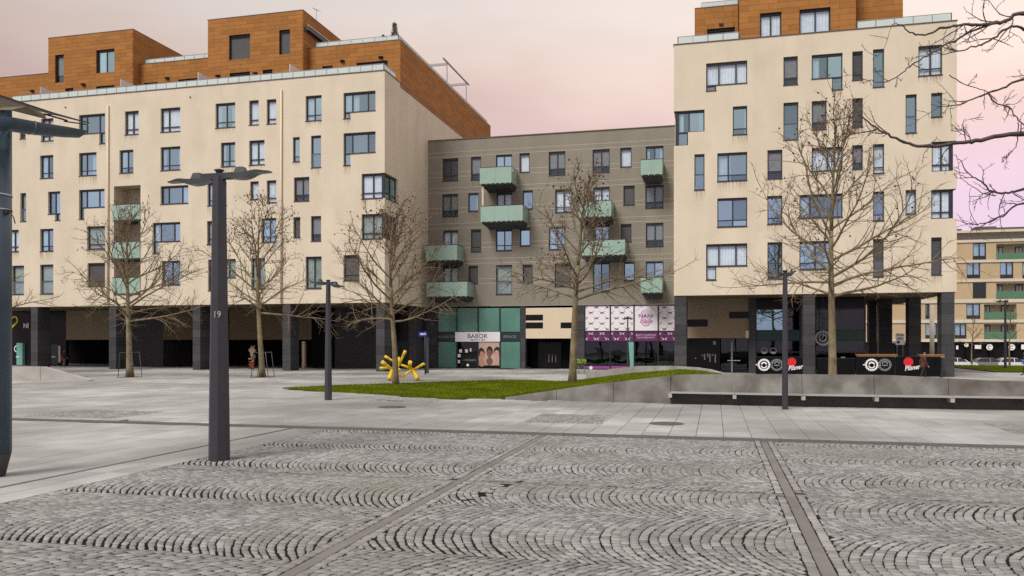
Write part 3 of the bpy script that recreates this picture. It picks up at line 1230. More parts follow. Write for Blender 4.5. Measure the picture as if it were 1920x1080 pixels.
NY = 44
colsv = []
xs_ = np.arange(min(lx) + .02, max(lx) - .02, SX)
for x in xs_:
    sp = span(x)
    if sp is None: continue
    base = len(lm.v)
    for j in range(NY + 1):
        y = sp[0] + (sp[1] - sp[0]) * j / NY
        lm.v.append((x, y, .018 + hmound(x, y) + .02 * math.sin(x * 1.7 + y) * math.sin(y * 1.3) * (1 if 0 < j < NY else 0)))
    colsv.append(base)
for a, b in zip(colsv, colsv[1:]):
    for j in range(NY):
        lm.f.append((a + j, b + j, b + j + 1, a + j + 1)); lm.sm.append(True); lm.t.append(None)
# turned-down rim so the sod has thickness
for a, b in zip(colsv, colsv[1:]):
    for j0 in (0, NY):
        p, q = lm.v[a + j0], lm.v[b + j0]
        lm.quad(p, q, (q[0], q[1], -.05), (p[0], p[1], -.05))
lawn = struct(lm.build('lawn', 'lawn', None))
# grass blades
NB = 70000
bx = rng.uniform(min(lx), max(lx), NB * 3); by = rng.uniform(min(ly), max(ly), NB * 3)
keep = [i for i in range(len(bx)) if in_poly(bx[i], by[i], LAWN)][:NB]
bv = np.zeros((len(keep), 3, 3))
for n_, i in enumerate(keep):
    X, Y_ = bx[i], by[i]
    z = .02 + hmound(X, Y_)
    a = random.random() * 6.283
    h = random.uniform(.03, .085)
    w = random.uniform(.008, .016)
    ca, sa = math.cos(a) * w, math.sin(a) * w
    lx_, ly_ = random.uniform(-.035, .035), random.uniform(-.035, .035)
    bv[n_] = ((X - ca, Y_ - sa, z - .01), (X + ca, Y_ + sa, z - .01), (X + lx_, Y_ + ly_, z + h))
o = link('grass', mesh_np('grass', bv.reshape(-1, 3), np.arange(len(keep) * 3).reshape(-1, 3), rng.random(len(keep))), 'grass', None, (0, 0, 0))
tag(o, 'short green grass blades on the lawn and its mound', 'grass', kind='stuff')

# far lawn on the right and its edge
fl = MB()
for (ya, za), (yb, zb) in (((67, .02), (85, .0)), ((85, .0), (99, -.5))):
    fl.quad((20, ya, za), (80, ya, za), (80, yb, zb), (20, yb, zb))
fl.box(20, 80, 66.8, 67.0, -.05, .05)
struct(fl.build('far_lawn', 'lawn', None))
nb = 26000
X = rng.uniform(20, 70, nb); Yb = rng.uniform(67.1, 84.5, nb)
a = rng.uniform(0, 6.28, nb); h = rng.uniform(.04, .12, nb); w = .022
z = .02 - (Yb - 67) / 18 * .02
bv = np.stack([np.stack([X - w * np.cos(a), Yb - w * np.sin(a), z], 1), np.stack([X + w * np.cos(a), Yb + w * np.sin(a), z], 1), np.stack([X + rng.normal(0, .03, nb), Yb, z + h], 1)], 1)
o = link('grass', mesh_np('grass', bv.reshape(-1, 3), np.arange(nb * 3).reshape(-1, 3), rng.random(nb)), 'grass', None, (0, 0, 0))
tag(o, 'distant strip of grass before the parked cars', 'grass', kind='stuff')
struct(MB().box(-100, 140, 118.5, 126, -1.42, -1.38).build('street', 'asphalt', None))
struct(MB().box(-100, 140, 126.0, 134, -1.44, -1.28).build('far_pavement', 'concrete_pale', None))

# ------------------------------------------------------------------ concrete bench wall
def wall_y(x):
    pts = [(-7.75, 30.12), (-4.5, 29.55), (-1.5, 29.2), (2, 28.95), (6, 28.95), (10, 29.15), (14, 29.6), (20, 30.6)]
    for (a, ya), (b, yb) in zip(pts, pts[1:]):
        if x <= b:
            return ya + (yb - ya) * (x - a) / (b - a)
    return pts[-1][1]


def wall_top(x):
    pts = [(-7.75, .06), (-4.5, .58), (-1.52, .985), (-.9, 1.02), (2.0, 1.07), (5.6, 1.07), (8.5, .93), (14, .78), (20, .6)]
    for (a, ya), (b, yb) in zip(pts, pts[1:]):
        if x <= b:
            return ya + (yb - ya) * (x - a) / (b - a)
    return pts[-1][1]


bw = thing('bench_wall', 'stained grey concrete retaining wall with a long seat ledge, beside the lawn', 'wall', (2, 29.2, 0))
TH = .28
cuts = [-7.75, -5.7, -3.55, -1.5, .65, 2.85, 5.1, 7.35, 9.6, 11.8, 14.0, 17.0, 20.0]
for a, b in zip(cuts, cuts[1:]):
    mb = MB()
    n = 6
    ga = .008
    for i in range(n):
        p, q = a + ga + (b - a - 2 * ga) * i / n, a + ga + (b - a - 2 * ga) * (i + 1) / n
        zb = -.03 if b <= -1.4 else .40
        mb.hexa([(p, wall_y(p), zb), (q, wall_y(q), zb), (q, wall_y(q) + TH, zb), (p, wall_y(p) + TH, zb),
                 (p, wall_y(p) + (.0 if b < -1.4 else .07), wall_top(p)), (q, wall_y(q) + (.0 if b < -1.4 else .07), wall_top(q)), (q, wall_y(q) + TH, wall_top(q)), (p, wall_y(p) + TH, wall_top(p))])
    mb.build('concrete_panel', 'concrete', bw)
    if b > -1.4:
        mb = MB()
        for i in range(n):
            p, q = a + (b - a) * i / n, a + (b - a) * (i + 1) / n
            mb.hexa([(p, wall_y(p) + .03, -.03), (q, wall_y(q) + .03, -.03), (q, wall_y(q) + TH, -.03), (p, wall_y(p) + TH, -.03),
                     (p, wall_y(p) + .03, .395), (q, wall_y(q) + .03, .395), (q, wall_y(q) + TH, .395), (p, wall_y(p) + TH, .395)])
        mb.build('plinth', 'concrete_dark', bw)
        mb = MB()
        for i in range(n):
            p, q = a + .006 + (b - a - .012) * i / n, a + .006 + (b - a - .012) * (i + 1) / n
            mb.hexa([(p, wall_y(p) - .46, .385), (q, wall_y(q) - .46, .385), (q, wall_y(q) - .004, .385), (p, wall_y(p) - .004, .385),
                     (p, wall_y(p) - .46, .43), (q, wall_y(q) - .46, .43), (q, wall_y(q) - .004, .43), (p, wall_y(p) - .004, .43)])
        mb.build('seat', 'bench_seat', bw)
        MB().box(a - .06, a + .06, wall_y(a) - .455, wall_y(a) + .02, .24, .372).build('bracket', 'concrete_pale', bw)

# thin concrete rim along the back of the mound
rim = thing('mound_rim', 'thin pale curved concrete rim along the back of the grass mound', 'kerb', (-3, 36, 0))
rp = [(.25, 29.5, 1.08), (-.2, 31.4, 1.14), (-.75, 33.2, 1.16), (-1.9, 35.4, 1.15), (-3.4, 37.7, 1.07), (-4.9, 39.7, .86), (-6.4, 41.6, .62)]
mb = MB()
for (xa, ya, za), (xb, yb, zb) in zip(rp, rp[1:]):
    d = Vector((xb - xa, yb - ya, 0)).normalized()
    n_ = Vector((d.y, -d.x, 0)) * .09
    if n_.x < 0: n_ = -n_
    mb.hexa([(xa, ya, -.03), (xa + n_.x, ya + n_.y, -.03), (xb + n_.x, yb + n_.y, -.03), (xb, yb, -.03),
             (xa, ya, za), (xa + n_.x, ya + n_.y, za), (xb + n_.x, yb + n_.y, zb), (xb, yb, zb)])
mb.build('rim_wall', 'concrete_pale', rim)
MB().bar((.25, 29.52, 1.07), (-.2, 31.4, 1.07), .12, .03).build('coping', 'concrete_pale', rim)

# low sloping concrete wall, far left
xa, ya = G(10, 714.5); xb, yb = G(166, 714.5)
lw = thing('low_wall', 'low pale concrete wall sloping down to the paving at far left', 'wall', ((xa + xb) / 2, ya, 0))
zs0 = 2.15 - (690 - HY) / F * (-xa * SA + ya * CA)
xm, ym = G(76, 714.5)
zt = lambda x: 1.02 + (.30 - 1.02) * (x - xa) / (xb - xa) if x < xb else .3
for p, q in ((xa - 3, xm - .01), (xm + .01, xb)):
    yp, yq = ya + (yb - ya) * (p - xa) / (xb - xa), ya + (yb - ya) * (q - xa) / (xb - xa)
    hp, hq = min(.86, .80 - .42 * (p - xm) / (xb - xm)) if p > xm else .80, .80 if q <= xm else .05
    MB().hexa([(p, yp, -.03), (q, yq, -.03), (q, yq + .4, -.03), (p, yp + .4, -.03), (p, yp, hp), (q, yq, hq), (q, yq + .4, hq), (p, yp + .4, hp)]).build('concrete_panel', 'concrete_pale', lw)

# ================================================================== LEFT BUILDING
YF = 56.0
XL0, XLC = P(-110, 400, YF)[0], P(722, 300, YF)[0]
ZB, ZT = 5.09, 22.15
WF = front(YF)
LB = thing('apartment_building', 'long cream apartment building with stepped brown penthouses, on the left', 'building', ((XL0 + XLC) / 2, YF, 0))

LW_WIN = [  # x0,y0,x1,y1, style, fill, leg
    (148, 214, 197, 250, 'w', 'b', (186, 250, 197, 269)), (77, 222, 100, 264, 'v', 'c', None), (37, 226, 48, 260, 'n', 'd', None),
    (234, 208, 260, 252, 'v', 'c', None), (301, 202, 338, 247, 'v3', 'c', None), (404, 193, 441, 239, 'v', 'b', None),
    (467, 188, 485, 234, 'n', 'c', None), (500, 186, 518, 232, 'n', 'c', None), (573, 179, 603, 226, 'v', 'm', None),
    (644, 172, 704, 209, 'w', 'm', (644, 209, 657, 222)),
    (75, 291, 100, 334, 'v', 'm', None), (148, 286, 181, 329, 'v3', 'b', None), (224, 281, 250, 324, 'v', 'b', None), (301, 275, 338, 319, 'v3', 'b', None),
    (414, 267, 441, 312, 'v', 'b', None), (467, 263, 496, 309, 'v', 'c', None), (549, 257, 562, 303, 'n', 'b', None), (583, 254, 602, 314, 't', 'b', None),
    (644, 248, 704, 287, 'w', 'b', (644, 287, 657, 310)),
    (38, 362, 49, 415, 't', 'g', None), (90, 359, 113, 401, 'd', 'b', (103, 401, 113, 413)), (148, 355, 196, 389, 'w', 'b', (148, 389, 158, 411)),
    (301, 348, 353, 382, 'w', 'b', None), (389, 342, 425, 385, 'v', 'm', None), (469, 340, 485, 374, 's', 'c', None), (500, 338, 518, 380, 'n', 'c', None),
    (551, 332, 580, 377, 'v', 'h', None),
    (14, 431, 35, 472, 'v', 'c', None), (75, 429, 100, 471, 'v', 'm', None), (163, 424, 197, 467, 'n', 'g', None), (286, 417, 338, 453, 'w', 'b', (286, 453, 297, 475)),
    (388, 414, 418, 458, 'v', 'g', None), (490, 409, 518, 454, 'v', 'm', None), (550, 407, 563, 445, 's', 'd', None), (583, 405, 602, 452, 'n', 'h', None),
    (22, 498, 45, 552, 't', 'g', None), (75, 496, 100, 551, 't', 'g', None), (164, 493, 197, 537, 'n', 'd', None), (303, 489, 338, 534, 'w2', 'b', None),
    (390, 486, 442, 521, 'w3', 'g', (390, 521, 402, 545)), (471, 484, 497, 542, 'd', 'g', None), (573, 481, 603, 541, 'd', 'g', None), (644, 478, 674, 526, 'n', 'd', None)]

holes = []
todo = []
for (x0, y0, x1, y1, st, fi, leg) in LW_WIN:
    r = pxrect(x0, y0, x1, y1, YF)
    lg = None
    if leg:
        q = pxrect(*leg, YF)
        if leg[0] == x0:
            lg = (r[0], q[1], q[2], r[1])
        else:
            lg = (q[0], q[1], r[2], r[1])
        holes.append(lg)
    holes.append(r)
    todo.append((r, st, fi, lg))
# loggia shaft with three balconies
lo = (P(213.5, 400, YF)[0], P(240, 549, YF)[1], P(263.5, 400, YF)[0], P(240, 348, YF)[1])
holes.append(lo)
# corner bays
bays = []
for (y0, y1) in ((325, 372), (401, 448)):
    r = pxrect(678, y0, 722, y1, YF)
    r = (r[0], r[1], XLC + .01, r[3])
    holes.append(r)
    bays.append(r)
XL_S = XLC
YS1 = 85.0
mb = MB()
wall_holes(mb, WF, XL0, XLC, ZB, ZT, holes, .32)
# side wall facing right
WS = lambda a, z, d: (XLC - d, a, z)
BAYD = PX(746, XLC)
sh = [(YF - .01, b[1], BAYD, b[3]) for b in bays]
wall_holes(mb, WS, YF, YS1, ZB, ZT, sh, .32)
# back, roof, soffit
mb.quad((XL0, YS1, ZB), (XL0, YF, ZB), (XL0, YF, ZT), (XL0, YS1, ZT))
mb.quad((XLC, YS1, 0), (XL0, YS1, 0), (XL0, YS1, ZT), (XLC, YS1, ZT))
mb.build('wall', 'stucco', LB)
MB().box(XL0, XLC - .01, YF + .33, YS1, ZT - .5, ZT - .3).build('roof', 'coping', LB)
MB().box(XL0 + .01, XLC - .01, YF + .01, YF + 22, ZB - .02, ZB + .1).build('soffit', 'stucco_shaded', LB)
cp = MB()
cp.box(XL0, XLC + .05, YF - .05, YF + .38, ZT, ZT + .06)
cp.box(XLC - .38, XLC + .05, YF + .381, YS1, ZT, ZT + .06)
cp.build('coping', 'coping', LB)
for r, st, fi, lg in todo:
    window(LB, WF, r, st, fi, lg)
# bay windows round the corner
for n_, r in enumerate(bays):
    fill = 'c' if n_ == 0 else 'g'
    w = window(LB, lambda a, z, d: (a, YF + d, z), (r[0], r[1], XLC - .19, r[3]), 'v', fill)
    window(LB, lambda a, z, d: (XLC - d, a, z), (YF + .18, r[1], BAYD, r[3]), 'v', 'b' if n_ == 0 else 'd')
    MB().box(XLC - .26, XLC - .12, YF + .10, YF + .24, r[1], r[3]).build('corner_post', 'frame', LB)
    MB().box(r[0], XLC - .02, YF + .02, BAYD, r[3] + .002, r[3] + .04).build('bay_head', 'coping', LB)
# loggia
lg = MB()
a0, z0, a1, z1 = lo
D = 1.7
lg.quad((a0, YF + .3, z0), (a0, YF + .3, z1), (a0, YF + D, z1), (a0, YF + D, z0))
lg.quad((a1, YF + .3, z1), (a1, YF + .3, z0), (a1, YF + D, z0), (a1, YF + D, z1))
lg.quad((a0, YF + D, z0), (a0, YF + D, z1), (a1, YF + D, z1), (a1, YF + D, z0))
lg.quad((a0, YF + .3, z1), (a1, YF + .3, z1), (a1, YF + D, z1), (a0, YF + D, z1))
lg.build('loggia', 'stucco', LB)
for yt, yb in ((384, 411), (454, 483), (521, 549)):
    zt_, zb_ = P(240, yt, YF)[1], P(240, yb, YF)[1]
    b = MB().box(a0 + .01, a1 - .01, YF - .05, YF + D - .01, zb_ - .16, zb_).build('balcony', 'balcony_slab', LB)
    MB().box(a0 - .1, a1 - .02, YF - .08, YF - .055, zb_ - .05, zt_).build('glass_panel', 'balcony_glass', b)
    MB().box(a0 - .1, a1, YF - .09, YF - .045, zt_ + .002, zt_ + .05).build('handrail', 'frame', b)
    window(LB, lambda a, z, d: (a, YF + D - .25 + d, z), (a0 + 1.25, zb_ + .02, a1 - .05, zb_ + 2.2), 's', 'b', sill=False)
# downpipes
for x in (203.5, 528.3):
    X = P(x, 300, YF)[0]
    p = MB().tube([(X, YF - .09, ZB + .05), (X, YF - .09, P(x, 198 if x < 300 else 168, YF)[1])], .075, 10).build('downpipe', 'pipe_cream', LB)
    br = MB()
    for k in range(6):
        br.box(X - .09, X + .09, YF - .10, YF - .004, ZB + 1.2 + k * 2.6, ZB + 1.24 + k * 2.6)
    br.build('pipe_clip', 'pipe_cream', p)
# expansion joint near the corner
MB().box(XLC - .02, XLC - .006, YF - .006, YF - .002, ZB, ZT).build('joint_line', 'coping', LB)
# little vents
for x, y in ((123, 201), (357, 182), (740, 163)):
    X, z = P(x, y, YF)
    if X < XLC:
        MB().lathe((X, YF - .03, z), [(.0, .05), (.06, .03), (.06, -.05)], 8).build('vent', 'coping', LB)
# parapet railing
rail_run(LB, [(P(20, 190, YF)[0], YF + .2), (XLC - .18, YF + .2), (XLC - .18, YF + 2.5)], .52, .92, ZT + .06)
# terrace dividers
for x, y in ((75, 184), (226, 166), (371, 150), (543, 133)):
    X = P(x, y, YF + .5)[0]
    MB().hexa([(X, YF + .5, ZT + .06), (X + .03, YF + .5, ZT + .06), (X + .03, YF + 2.3, ZT + .06), (X, YF + 2.3, ZT + .06),
               (X, YF + .5, ZT + 1.32), (X + .03, YF + .5, ZT + 1.32), (X + .03, YF + 2.3, ZT + 1.32), (X, YF + 2.3, ZT + 1.32)]).build('divider_screen', 'white', LB)

# ---- brown penthouses
Y1, Y2 = 59.0, 58.2
Z1 = P(746, 75, Y1)[1]
Zb = ZT - .3
limit = [300]
rests = []


def penthouse(x0, x1, Y, ztop, wins, depth, parent, sideR=True, sideL=False, zb=Zb, limit=None, pw=1.2, ph=.32):
    """block with cladding; x0,x1 are world X"""
    W = front(Y)
    core = MB()
    hs = []
    for wn in wins:
        hs.append(pxrect(*wn[:4], Y))
    wall_holes(core, W, x0, x1, zb, ztop, hs, .32)
    core.quad((x1, Y, zb), (x1, Y + depth, zb), (x1, Y + depth, ztop), (x1, Y, ztop))
    core.quad((x0, Y + depth, zb), (x0, Y, zb), (x0, Y, ztop), (x0, Y + depth, ztop))
    core.quad((x0, Y, ztop), (x1, Y, ztop), (x1, Y + depth, ztop), (x0, Y + depth, ztop))
    core.quad((x1, Y + depth, zb), (x0, Y + depth, zb), (x0, Y + depth, ztop), (x1, Y + depth, ztop))
    c = core.build('penthouse', 'panel_core', parent)
    r = panels(c, W, x0, x1, zb, ztop - .02, hs, limit=limit, pw=pw, ph=ph)
    if sideR:
        r += panels(c, lambda a, z, d: (x1 - d, a, z), Y - .03, Y + depth, zb, ztop - .02, limit=limit, off=.3, pw=pw, ph=ph)
    if sideL:
        r += panels(c, lambda a, z, d: (x0 + d, a, z), Y - .03, Y + depth, zb, ztop - .02, limit=limit, off=.3, pw=pw, ph=ph)
    if r:
        join(r, 'panels', 'panel', c)
    tr = MB()
    tr.box(x0 - .035, x1 + .035, Y - .05, Y + .06, ztop - .018, ztop + .04)
    tr.box(x1 - .05, x1 + .04, Y + .061, Y + depth, ztop - .018, ztop + .04)
    tr.box(x0 - .04, x0 + .05, Y + .061, Y + depth, ztop - .018, ztop + .04)
    tr.build('roof_trim', 'coping', c)
    for wn, h in zip(wins, hs):
        window(parent, W, h, wn[4], wn[5], sill=False, dep=.16)
    return c


XB1a, XB1b = P(91, 100, Y2)[0], P(249.5, 100, Y2)[0]
XB2a, XB2b = P(390, 100, Y2)[0], P(568, 100, Y2)[0]
ZB1 = P(249, 55, Y2)[1]
ZB2 = P(567, 19, Y2)[1]
PH = dict(parent=LB)
penthouse(XB1a, XB1b, Y2, ZB1, [(104, 103, 120, 155, 's', 'h'), (181, 93, 215, 136, 'd', 'm'), (123, 166, 138, 186, 's', 'd'), (181, 161, 215, 195, 's', 'd')], 12, LB, limit=limit)
penthouse(XB2a, XB2b, Y2, ZB2, [(430, 65, 469, 111, 's', 'd'), (524, 56, 544, 102, 's', 'd'), (431, 136, 469, 165, 's', 'd'), (493, 131, 511, 165, 's', 'd')], 8, LB, limit=limit)
penthouse(XB2b + .05, XLC, Y1, Z1, [(605, 124, 624, 145, 's', 'd'), (669, 116, 727, 140, 's', 'd')], YS1 - Y1, LB, limit=limit)
penthouse(XB1b + .05, XB2a - .05, Y1, Z1, [(270, 155, 296, 175, 's', 'd'), (335, 148, 370, 170, 's', 'd')], 14, LB, limit=limit, sideR=False)
penthouse(XL0, XB1a - .05, Y1, Z1, [], 14, LB, limit=limit, sideR=False)
rail_run(LB, [(XB2b + .6, Y1 + .25), (XLC - .25, Y1 + .25), (XLC - .25, YS1 - .4)], .42, .95, Z1 + .045)
rail_run(LB, [(XB1b + .35, Y1 + .25), (XB2a - .1, Y1 + .25)], .42, .95, Z1 + .045)
# small wall lamps on the terrace
for x, y in ((62, 171), (158, 159), (315, 147), (410, 143), (480, 138), (643, 115), (715, 108)):
    YY = Y2 if (91 < x < 250 or 390 < x < 568) else Y1
    X, z = P(x, y, YY)
    MB().hexa([(X - .16, YY - .28, z), (X + .16, YY - .28, z), (X + .16, YY - .036, z - .10), (X - .16, YY - .036, z - .10),
               (X - .16, YY - .28, z + .04), (X + .16, YY - .28, z + .04), (X + .16, YY - .036, z + .08), (X - .16, YY - .036, z + .08)]).build('wall_lamp', 'frame', LB)
# roller awning fixed to the side of the penthouse
za = P(578, 48, Y2)[1]
aw = MB().bar((XB2b + .25, Y2 + .2, za - .1), (XB2b + .25, Y2 + 4.6, za - .1), .28, .30).build('awning_box', 'frame', LB)
MB().bar((XB2b + .40, Y2 + .1, za + .09), (XB2b + .40, Y2 + 4.7, za + .09), .06, .05).build('trim', 'white', aw)
# antenna
X, z = P(593, 46, Y2 + 5)
an = MB().tube([(X, Y2 + 5, ZB2 - .2), (X, Y2 + 5, P(593, 17, Y2 + 5)[1])], .02, 6)
zz = P(593, 19, Y2 + 5)[1]
an.bar((X - .35, Y2 + 5, zz + .22), (X + .4, Y2 + 5, zz - .15), .03, .03)
an.bar((X - .2, Y2 + 4.7, zz + .12), (X - .2, Y2 + 5.3, zz + .12), .02, .02)
an.bar((X + .1, Y2 + 4.8, zz), (X + .1, Y2 + 5.2, zz), .02, .02)
an.build('antenna', 'galv', LB)
# steel pergola on the roof
pg = MB()
Yp0, Yp1 = PX(840, XLC - .2), PX(880, XLC - .2)
zp = Z1 + 2.35
for Yq in (Yp0 + .3, Yp1 - .4):
    pg.bar((XLC - .4, Yq, Z1 + .03), (XLC - .4, Yq, zp), .09, .09)
    pg.bar((XLC - 3.6, Yq, zp - .05), (XLC - .4, Yq, zp - .05), .10, .22)
    pg.bar((XLC - 3.6, Yq, Z1 + .03), (XLC - 3.6, Yq, zp), .09, .09)
pg.bar((XLC - .4, Yp0 - .8, zp + .14), (XLC - .4, Yp1 + .5, zp + .14), .12, .12)
pg.build('pergola', 'rail_metal', LB)
# plants on the roof terrace
for nm, x, hh, w in (('tall dark green conifer in the roof corner above the cream building', 740, 1.35, .36), ('small round shrub left of the conifer on the roof terrace', 719, .5, .22)):
    X = P(x, 70, Y1 + .9)[0]
    t = thing('roof_shrub', nm, 'shrub', (X, Y1 + .9, Z1 + .045))
    MB().lathe((X, Y1 + .9, Z1 + .045), [(.0, 0), (.17, 0), (.2, .3), (.17, .3), (.0, .28)], 10).build('pot', 'granite_dark', t)
    fm = MB()
    for _ in range(420 if hh > 1 else 160):
        q = random.random()
        rr = w * (1 - q * .55) * math.sqrt(random.random())
        a = random.random() * 6.28
        c = Vector((X + rr * math.cos(a), Y1 + .9 + rr * math.sin(a), Z1 + .3 + q * hh))
        d = Vector((random.uniform(-.4, .4), random.uniform(-.4, .4), 1)).normalized() * random.uniform(.08, .18)
        s_ = d.orthogonal().normalized() * .03
        fm.poly([tuple(c - s_), tuple(c + s_), tuple(c + d)])
    fm.build('foliage', 'conifer', t)

# ---- arcade under the left building
for x in (57.5, 204, 361, 529.5):
    X = P(x, 640, YF)[0]
    column(LB, X, X + .66, YF + .03, YF + 1.33, 0, ZB - .025)
Xc5 = XLC - .72
column(LB, Xc5, Xc5 + .66, YF + .03, YF + 1.33, 0, ZB - .025)
column(LB, Xc5, Xc5 + .66, YF + 6.6, YF + 7.9, 0, ZB - .025)
YBK = 63.0
def bpx(x, y, Y=YBK):
    return P(x, y, Y)


def bwall(x0, x1, y0, y1, m, name, parent, Y=YBK, th=.3, zb=None, zt=None):
    X0, X1 = P(x0, 640, Y)[0], P(x1, 640, Y)[0]
    z1_ = zt if zt is not None else P((x0 + x1) / 2, y0, Y)[1]
    z0_ = zb if zb is not None else P((x0 + x1) / 2, y1, Y)[1]
    return MB().box(X0, X1, Y, Y + th, z0_, z1_).build(name, m, parent)


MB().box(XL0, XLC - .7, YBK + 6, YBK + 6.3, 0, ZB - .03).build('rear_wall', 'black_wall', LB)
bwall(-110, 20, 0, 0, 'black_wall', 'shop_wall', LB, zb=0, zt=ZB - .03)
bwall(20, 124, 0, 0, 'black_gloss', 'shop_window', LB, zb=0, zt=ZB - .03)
bwall(124, 206, 578, 637, 'stucco_half_shaded', 'upper_wall', LB, zt=ZB - .03)
bwall(232, 306, 0, 0, 'granite_dark', 'pier', LB, zb=0, zt=ZB - .03, th=4)
bwall(306, 362, 594, 637, 'stucco_shaded', 'upper_wall', LB, zt=ZB - .03)
bwall(430, 531, 600, 637, 'stucco_shaded', 'upper_wall', LB, zt=ZB - .03)
bwall(557, 584, 594, 637, 'stucco_shaded', 'upper_wall', LB, zt=ZB - .03)
bwall(584, 628, 0, 0, 'black_wall', 'pier', LB, zb=0, zt=ZB - .03)
bwall(628, 706, 0, 0, 'granite_dark', 'pier', LB, zb=0, zt=ZB - .03, th=.5)
bwall(566, 571, 640, 690, 'pipe_cream', 'door_edge', LB, zb=0)
# left shop: yellow sign, white letters, ring logo, green panels
sg = YBK - .06
X, z = bpx(27, 603, sg)
ms = MB(); ms.disc((X, sg, z + .12), .42, 20, 'y', .26, -R(70), R(170)); ms.bar((X + .12, sg, z - .22), (X - .3, sg, z - .55), .04, .16)
ms.build('shop_emblem', 'yellow', LB)
X, z = bpx(49, 611, sg)
text('NI', .62, (X, sg, z), 'white', LB, bold=.02)
X, z = bpx(32, 654, sg)
MB().disc((X, sg, z), .34, 20, 'y', .25).build('ring_logo', 'white', LB)
bwall(31, 42, 643, 690, 'shop_teal', 'green_panel', LB, Y=YBK - .08, th=.06, zb=.05)
bwall(42, 47, 643, 690, 'dark_green', 'green_panel', LB, Y=YBK - .08, th=.06, zb=.05)
bwall(96, 109, 646, 690, 'dark_green', 'green_panel', LB, Y=YBK - .08, th=.06, zb=.05)
bwall(109.5, 113, 648, 680, 'pipe_cream', 'poster_strip', LB, Y=YBK - .08, th=.06)
bwall(30, 36, 668, 670, 'white', 'door_label', LB, Y=YBK - .1, th=.02)
bwall(97, 104, 668, 670, 'white', 'door_label', LB, Y=YBK - .1, th=.02)

# ================================================================== GREY BUILDING IN THE MIDDLE
YG = 65.3
WG = front(YG)
XG0, XG1 = XLC + .0, P(1300, 400, YG)[0] + 3
GZT, GZB = 19.15, 5.17
GB = thing('apartment_building', 'taupe grey apartment block with green glass balconies and shops, set back in the middle', 'building', ((XG0 + XG1) / 2, YG, 0))
G_WIN = [
    (830, 297, 859, 339, 'v', 'd'), (883, 294, 902, 337, 'n', 'h'), (930, 290, 960, 336, 'd', 'b'), (974, 287, 993, 323, 's', 'c'), (1029, 284, 1060, 328, 'v', 'h'),
    (1111, 280, 1143, 323, 'v', 'h'), (1163, 277, 1184, 313, 's', 'c'), (1211, 274, 1244, 320, 'd', 'b'),
    (829, 364, 859, 406, 'v', 'h'), (878, 362, 897, 396, 's', 'b'), (931, 361, 960, 408, 'd', 'c'), (980, 357, 999, 392, 's', 'b'), (1041, 355, 1072, 398, 'v', 'c'),
    (1112, 351, 1143, 398, 'd', 'c'), (1169, 348, 1190, 384, 's', 'd'), (1210, 347, 1244, 390, 'v', 'h'),
    (831, 432, 859, 480, 'd', 'c'), (883, 430, 902, 472, 'n', 'd'), (930, 427, 960, 470, 'v', 'b'), (975, 427, 994, 461, 's', 'b'), (1029, 425, 1060, 468, 'v', 'b'),
    (1115, 422, 1142, 468, 'd', 'm'), (1164, 420, 1184, 454, 's', 'd'), (1211, 418, 1244, 462, 'v', 'h'),
    (831, 500, 859, 548, 'd', 'c'), (878, 498, 896, 532, 's', 'd'), (930, 497, 960, 552, 't', 'g'), (980, 496, 999, 531, 's', 'd'), (1040, 494, 1071, 537, 'n', 'd'),
    (1112, 492, 1143, 547, 'd', 'b'), (1170, 491, 1190, 526, 's', 'b'), (1211, 490, 1244, 540, 'd', 'b')]
gh = [pxrect(w[0], w[1], w[2], w[3], YG) for w in G_WIN]
mb = MB()
wall_holes(mb, WG, XG0, XG1, GZB, GZT, gh, .32)
mb.quad((XG1, YG, GZB), (XG1, YG + 12, GZB), (XG1, YG + 12, GZT), (XG1, YG, GZT))
mb.quad((XG0, YG + 12, GZT - .2), (XG0, YG + .3, GZT - .2), (XG1, YG + .3, GZT - .2), (XG1, YG + 12, GZT - .2))
mb.build('wall', 'grey_stucco', GB)
MB().box(XG0 + .01, XG1 + .05, YG - .06, YG + .35, GZT, GZT + .07).build('coping', 'coping', GB)
for w, r in zip(G_WIN, gh):
    window(GB, WG, r, w[4], w[5], dep=.12)
# pale grooves in pairs
gz = []
for zt_ in (GZT - 1.05, GZT - 4.05, GZT - 7.05, GZT - 10.05):
    gz += [zt_ + .02, zt_ - .36, zt_ - 1.66, zt_ - 2.05]
for z in gz:
    ln = MB()
    cuts = sorted([(r[0] - .03, r[2] + .03) for r in gh if r[1] - .06 < z < r[3] + .02])
    a = XG0 + .02
    for c0, c1 in cuts + [(XG1, XG1)]:
        if c0 > a + .05:
            ln.box(a, c0, YG - .008, YG - .001, z - .016, z + .016)
        a = max(a, c1)
    if ln.v: ln.build('groove_line', 'groove', GB)


